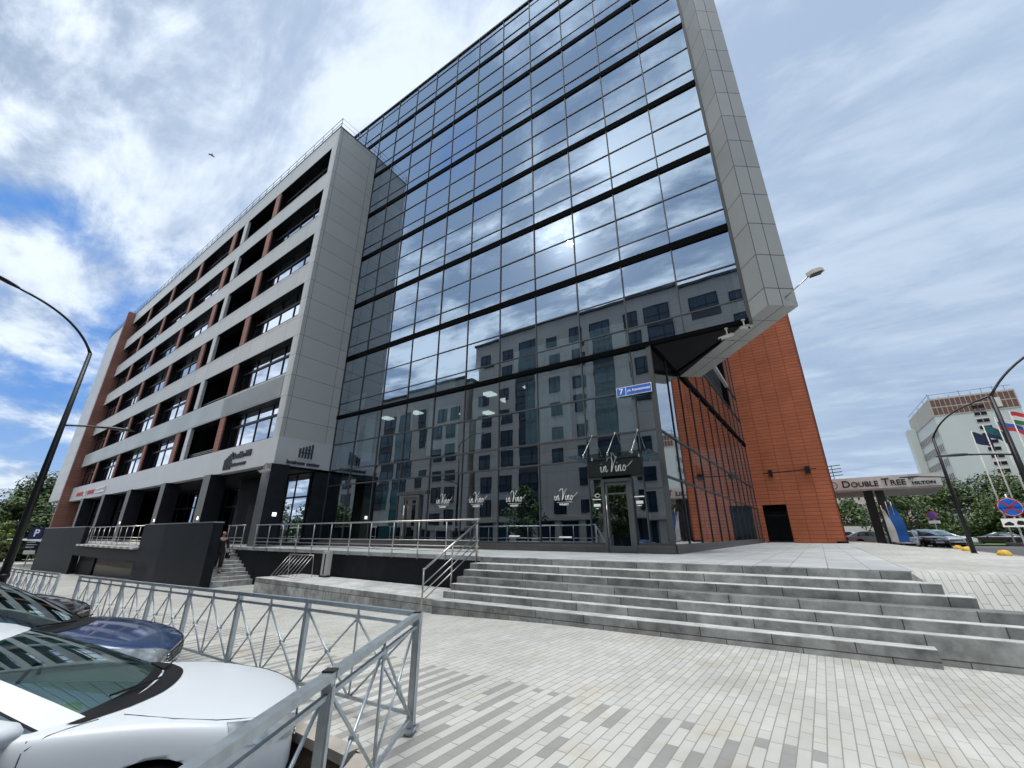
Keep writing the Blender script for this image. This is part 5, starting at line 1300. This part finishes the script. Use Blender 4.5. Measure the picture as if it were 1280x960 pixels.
    for s in (1, -1):
        # headlight wraps from nose to wing: points (angle param): use horizontal radial rays
        m = MB(); vs = []; nu, nv = 14, 6
        for i in range(nu+1):
            for j in range(nv+1):
                u, v = i/nu, j/nv; ang = R(8+46*u); cxx = hx-.85; cyy = s*.25
                zlo = Z(.60)+.10*u; zhi = Z(.70)+.125*u**.7; z = zlo+(zhi-zlo)*v
                dx, dy = math.cos(ang), s*math.sin(ang); o_ = Vector((cxx+dx*3, cyy+dy*3, z)); q, nn = hit(o_, (-dx, -dy, 0)); vs.append((q+nn*.006) if q else o_)
        m.add(vs, [(i*(nv+1)+j, (i+1)*(nv+1)+j, (i+1)*(nv+1)+j+1, i*(nv+1)+j+1) for i in range(nu) for j in range(nv)], 0, True)
        fin(m, 'headlight', HL)
        m = patch([(s*.45, .62), (s*.78, .62), (s*.74, .80), (s*.5, .80)], lambda y, z: front(y, z, .006, -1)); fin(m, 'tail_light', TAIL)
        k3 = .62 if s == 1 else 1; m = MB(); wm = Vector((wb-.42-.1*(s == 1), s*(Wd+.10*k3), zc+.085-.07*(s == 1))); MM = Matrix.Translation(wm)
        vs = []; k_ = 10
        for a_, sc2 in ((-.10, .55), (-.07, .95), (.02, 1.0), (.10, .72), (.14, .25)):
            for q in range(k_):
                an = 2*math.pi*q/k_; vs.append(MM @ Vector((a_*k3, math.cos(an)*.115*sc2*k3, math.sin(an)*.072*sc2*k3)))
        m.add(vs, [(i*k_+j, i*k_+(j+1) % k_, (i+1)*k_+(j+1) % k_, (i+1)*k_+j) for i in range(4) for j in range(k_)]+[tuple(range(k_-1, -1, -1)), tuple(range(4*k_, 5*k_))], 0, True)
        o = m.build('door_mirror', paint, root)
        m = MB(); m.beam(wm+Vector((0, -s*.05, -.04)), wm+Vector((.02, -s*.20, -.085)), .06, .03); m.build('mirror_foot', TRIM, root)
        # shut lines
        m = MB(); rr_ = .0042
        m.tube([top(x, s*y, .000) for x, y in ((wb+.10, .66), (wb+.22, .70), (1.5, .735), (1.75, .72), (hx-.42, .68), (hx-.25, .60))], rr_, 5)
        m.tube([sidep(wb-.30, z, s, 0) for z in lin(.35, zc-.01, 9)], rr_, 5); m.tube([top(wb-.02, s*.70, .001), top(wb-.12, s*.76, .001), top(wb-.22, s*.81, .001), top(wb-.29, s*.845, .001)], rr_*.8, 5); m.tube([sidep(-.02, z, s, 0) for z in lin(.32, zc-.01, 9)], rr_, 5); m.tube([sidep(-.95+.2*S_(z, .3, .9), z, s, 0) for z in lin(.45, zc-.01, 9)], rr_, 5)
        m.build('panel_gap', SEAM, root)
        m = MB(); m.tube([sidep(x, zc-.13, s, .012) for x in (.55, .40)], .012, 6); m.tube([sidep(x, zc-.13, s, .012) for x in (-.42, -.57)], .012, 6); m.build('door_handle', paint, root)
        m = MB(); m.tube([top(hx-.26+.0*i, s*y, .002) for i, y in enumerate((.6, .45))], .003, 4)
    m = MB(); vs = []; nu, nv = 24, 4
    for i in range(nu+1):
        y = -.73+1.46*i/nu; xo = crv(base, .20*min(1, abs(y)/.74))[0]
        for j in range(nv+1):
            p = top(xo-.04+(.14-.06*(abs(y)/.73)**3)*j/nv, y, .006); vs.append(p)
    m.add(vs, [(i*(nv+1)+j, i*(nv+1)+j+1, (i+1)*(nv+1)+j+1, (i+1)*(nv+1)+j) for i in range(nu) for j in range(nv)], 0, True); fin(m, 'cowl', TRIM)
    m = patch([(-.42, Z(.56)), (.42, Z(.56)), (.40, Z(.67)), (-.40, Z(.67))], lambda y, z: front(y, z, .008)); fin(m, 'grille', TRIM)
    m = MB()
    for z in (.575, .605, .635, .662): m.tube([front(y, Z(z), .012) for y in lin(-.40, .40, 9)], .0055, 5)
    m.build('grille_bar', CHROME, root)
    m = patch([(-.62, .30), (.62, .30), (.55, .43), (-.55, .43)], lambda y, z: front(y, z, .006)); fin(m, 'lower_grille', TRIM)
    m = patch([(-.26, .44), (.26, .44), (.26, .55), (-.26, .55)], lambda y, z: front(y, z, .014)); fin(m, 'number_plate', PLATE)
    m = MB(); m.tube([top(wb+.10-.0*abs(y), y, .03) for y in (.55, .2)]+[gpnt(.06, .16, 1)+Vector((.02, 0, .02))], .008, 5); m.tube([top(wb+.14, -.05, .03), gpnt(.12, .14, -1)+Vector((.02, 0, .02))], .008, 5); split(m.build('wiper', TRIM, root))
    return root, top
def recolour(root, paint, old):
    for ch in root.children:
        for i, sl_ in enumerate(ch.material_slots):
            if sl_.material == old: sl_.link = 'OBJECT'; sl_.material = paint
WHITE = mat('white car paint', (.58, .61, .64), .38, 0, 0, coat=.3); BLUE = mat('blue car paint', (.025, .055, .15), .32, .3, 0, coat=1.); BLACKP = mat('black car paint', (.012, .013, .016), .2, .1, 0, coat=1.); SILVER = mat('silver car paint', (.42, .44, .45), .3, .6, 0, coat=1.)
spec(.22, 'white car paint')
H0 = R(61)
def place(car, fx, fy, z, hd, L_=4.62):
    car.location = (fx-math.cos(hd)*L_/2, fy-math.sin(hd)*L_/2, z); car.rotation_euler = (0, 0, hd)
GRP = 'cars parked along the fence'; GF = 'cars parked in front of the hotel'
wc_, topf = make_car(SEDAN, 'parked_car', 'white saloon parked nearest, with a lime vest behind its windscreen', WHITE, GRP)
place(wc_, -4.10, 2.52, -.42, H0)
bc_, _ = make_car(HATCH, 'parked_car', 'dark blue hatchback parked between the white and the black car', BLUE, GRP)
place(bc_, -6.95, 2.50, -.47, H0, 4.45); bc_.scale = (1, 1, 1.09)
kc_ = copy_tree(wc_); recolour(kc_, BLACKP, WHITE); tag(kc_, 'black car parked beyond the blue hatchback, only its nose showing', 'car')
place(kc_, -12.1, 2.5, -.60, H0); kc_.scale = (1.03, 1.05, 1.2)
# hi-vis vest on the dashboard of the white saloon
m_ = MB(); vs = []; nu, nv = 14, 10
for i in range(nu+1):
    for j in range(nv+1):
        u, v = i/nu, j/nv; x = .70+.26*u; y = -.62+.30*v; z = .932+.05*math.sin(math.pi*u)*math.sin(math.pi*v)+.010*math.sin(u*17+v*5)*math.sin(v*13); vs.append((x, y, z))
m_.add(vs, [(i*(nv+1)+j, (i+1)*(nv+1)+j, (i+1)*(nv+1)+j+1, i*(nv+1)+j+1) for i in range(nu) for j in range(nv)], 0, True)
o = m_.build('safety_vest', mat('lime vest', (.34, .52, .08), .7, 0, .1, 8)); o.matrix_world = Matrix.Translation(wc_.location) @ Matrix.Rotation(H0, 4, 'Z'); tag(o, 'crumpled lime safety vest on the dashboard of the white saloon', 'vest')
far = [(5.9, 50.5, -95, 'S', SILVER, 'silver white saloon facing the camera beside the blue banners'), (7.9, 54.0, -80, 'H', BLACKP, 'dark van like car right of the silver saloon'), (9.3, 57.6, -70, 'H', SILVER, 'small silver hatchback half hidden behind the dark car'),
       (11.8, 69, -10, 'S', WHITE, 'white hatchback parked side on before the bushy trees'), (2.9, 59, 5, 'S', WHITE, 'white saloon parked side on beside the orange wall'), (4.3, 56.5, 8, 'S', WHITE, 'second white saloon peeking out between the canopy leg and the banners'),
       (16.5, 73, 160, 'S', BLACKP, 'left one of the two dark saloons behind the lamp post'), (20.0, 72, 165, 'S', BLACKP, 'right one of the two dark saloons, nearer the flagpoles'), (23.5, 70, 100, 'S', WHITE, 'white car behind the feet of the flagpoles'), (26.3, 68.5, 100, 'S', SILVER, 'silver car farthest right behind the flagpoles')]
for x, y, a, kd, pc, lab in far:
    src, old = (wc_, WHITE) if kd == 'S' else (bc_, BLUE)
    c_ = copy_tree(src)
    recolour(c_, pc, old); tag(c_, lab, 'car', GF); c_.location = (x, y, GA(x, y)); c_.rotation_euler = (0, 0, R(a)); c_.scale = (1, 1, 1)
# ================================================================== PERSON on the narrow stairs
pe = empty('person', (-22.35, 8.72, .02), 'person in loose black clothes with a bag walking down the narrow stairs', 'person', R(-12))
CLOTH = mat('black cloth', (.012, .012, .014), .85, 0, .2, 8); SKIN = mat('skin', (.42, .25, .18), .55, 0, .05, 9); HAIR = mat('brown hair', (.07, .04, .02), .7, 0, .3, 20)
def skin(name, pts, edges, m, parent, lv=2, rootv=0):
    me = bpy.data.meshes.new(name); me.from_pydata([p[:3] for p in pts], edges, []); o = bpy.data.objects.new(name, me); COL.objects.link(o)
    md = o.modifiers.new('skin', 'SKIN'); 
    for i, p in enumerate(pts):
        sv = me.skin_vertices[0].data[i]; r_q = p[3]; sv.radius = (r_q, p[4] if len(p) > 4 else r_q); sv.use_root = (i == rootv)
    s_ = o.modifiers.new('sub', 'SUBSURF'); s_.levels = lv; s_.render_levels = lv
    me2 = evalmesh(o); bpy.data.objects.remove(o); me2.materials.clear(); me2.materials.append(m)
    for p in me2.polygons: p.use_smooth = True
    o = bpy.data.objects.new(name, me2); COL.objects.link(o); o.parent = parent; return o
# x forward (down the stairs), y left
B_ = [(0, 0, .95, .15, .12), (0, 0, 1.12, .13, .10), (.01, 0, 1.30, .16, .11), (.01, 0, 1.42, .13, .09), (.02, 0, 1.50, .05), (.035, 0, 1.56, .052), (.04, 0, 1.63, .082, .09), (.035, 0, 1.70, .075, .08),
      (.0, .17, 1.40, .055), (-.03, .23, 1.14, .045), (.10, .25, .94, .032), (.0, -.17, 1.40, .055), (-.02, -.24, 1.14, .045), (.08, -.27, .93, .032),
      (.03, .09, .90, .09), (.13, .09, .50, .062), (.12, .09, .09, .042), (.24, .10, .035, .035), (-.01, -.09, .90, .09), (-.02, -.09, .50, .062), (-.17, -.09, .14, .042), (-.06, -.10, .055, .035)]
EB = [(0, 1), (1, 2), (2, 3), (3, 4), (4, 5), (5, 6), (6, 7), (3, 8), (8, 9), (9, 10), (3, 11), (11, 12), (12, 13), (0, 14), (14, 15), (15, 16), (16, 17), (0, 18), (18, 19), (19, 20), (20, 21)]
skin('body', B_, EB, SKIN, pe)
C_ = [(0, 0, .93, .185, .15), (0, 0, 1.12, .165, .135), (.01, 0, 1.30, .175, .13), (.01, 0, 1.43, .14, .10), (.0, .18, 1.40, .075), (-.03, .245, 1.14, .068), (.08, .26, .99, .06), (.0, -.18, 1.40, .075), (-.02, -.255, 1.14, .068), (.06, -.28, .98, .06),
      (.03, .09, .84, .12), (.13, .09, .50, .10), (.12, .09, .20, .085), (-.01, -.09, .84, .12), (-.02, -.09, .50, .10), (-.15, -.09, .25, .085)]
skin('clothing', C_, [(0, 1), (1, 2), (2, 3), (3, 4), (4, 5), (5, 6), (3, 7), (7, 8), (8, 9), (0, 10), (10, 11), (11, 12), (0, 13), (13, 14), (14, 15)], CLOTH, pe)
skin('hair', [(-.0, 0, 1.72, .085), (-.035, 0, 1.68, .085), (-.05, 0, 1.60, .07)], [(0, 1), (1, 2)], HAIR, pe)
for s, x0, z0 in ((1, .10, .94), (-1, .08, .93)):
    hp = [(x0, s*.262, z0, .022, .032), (x0+.02, s*.265, z0-.06, .018, .036)]; he = [(0, 1)]
    for k_, (dx, ln_) in enumerate(((-.028, .062), (-.009, .072), (.011, .068), (.03, .052))):
        n0 = len(hp); hp += [(x0+.02+dx, s*.266, z0-.08, .009), (x0+.025+dx, s*.262, z0-.08-ln_*.55, .0085), (x0+.035+dx, s*.252, z0-.08-ln_, .007)]; he += [(1, n0), (n0, n0+1), (n0+1, n0+2)]
    n0 = len(hp); hp += [(x0+.05, s*.255, z0-.045, .010), (x0+.068, s*.245, z0-.085, .008)]; he += [(0, n0), (n0, n0+1)]
    skin('hand', hp, he, SKIN, pe, 1)
m_ = MB(); m_.tube([(.115, .028, 1.655), (.125, .028, 1.655)], .01, 8); m_.tube([(.115, -.028, 1.655), (.125, -.028, 1.655)], .01, 8); m_.build('eye', CLOTH, pe)
m_ = MB(); m_.add([(.118, 0, 1.66), (.112, .014, 1.61), (.112, -.014, 1.61), (.145, 0, 1.615)], [(0, 1, 3), (0, 3, 2), (1, 2, 3)]); m_.build('nose', SKIN, pe)
m_ = MB(); m_.tube([(.112, .022, 1.583), (.120, 0, 1.581), (.112, -.022, 1.583)], .006, 6); m_.build('mouth', mat('lips', (.35, .10, .09), .5, 0, 0), pe)
for s in (1, -1):
    m_ = MB(); m_.tube([(.17-.27*(s < 0), s*.095, .02+.03*(s < 0)), (.28-.27*(s < 0), s*.10, .03+.03*(s < 0))], [.05, .035], 10); m_.build('shoe', CLOTH, pe)
bg_ = empty('handbag', (-22.25, 9.02, .62), 'small dark handbag with a pale clasp held by the person on the stairs', 'bag')
m_ = MB(); m_.box(-.15, .15, -.06, .06, -.02, .24); m_.build('bag_body', CLOTH, bg_, bevel=.03); m_ = MB(); m_.tube([(-.1, 0, .22), (-.06, 0, .36), (.06, 0, .36), (.1, 0, .22)], .012, 6); m_.build('strap', CLOTH, bg_); m_ = MB(); m_.box(.14, .16, -.025, .025, .14, .19); m_.build('clasp', white_m, bg_)
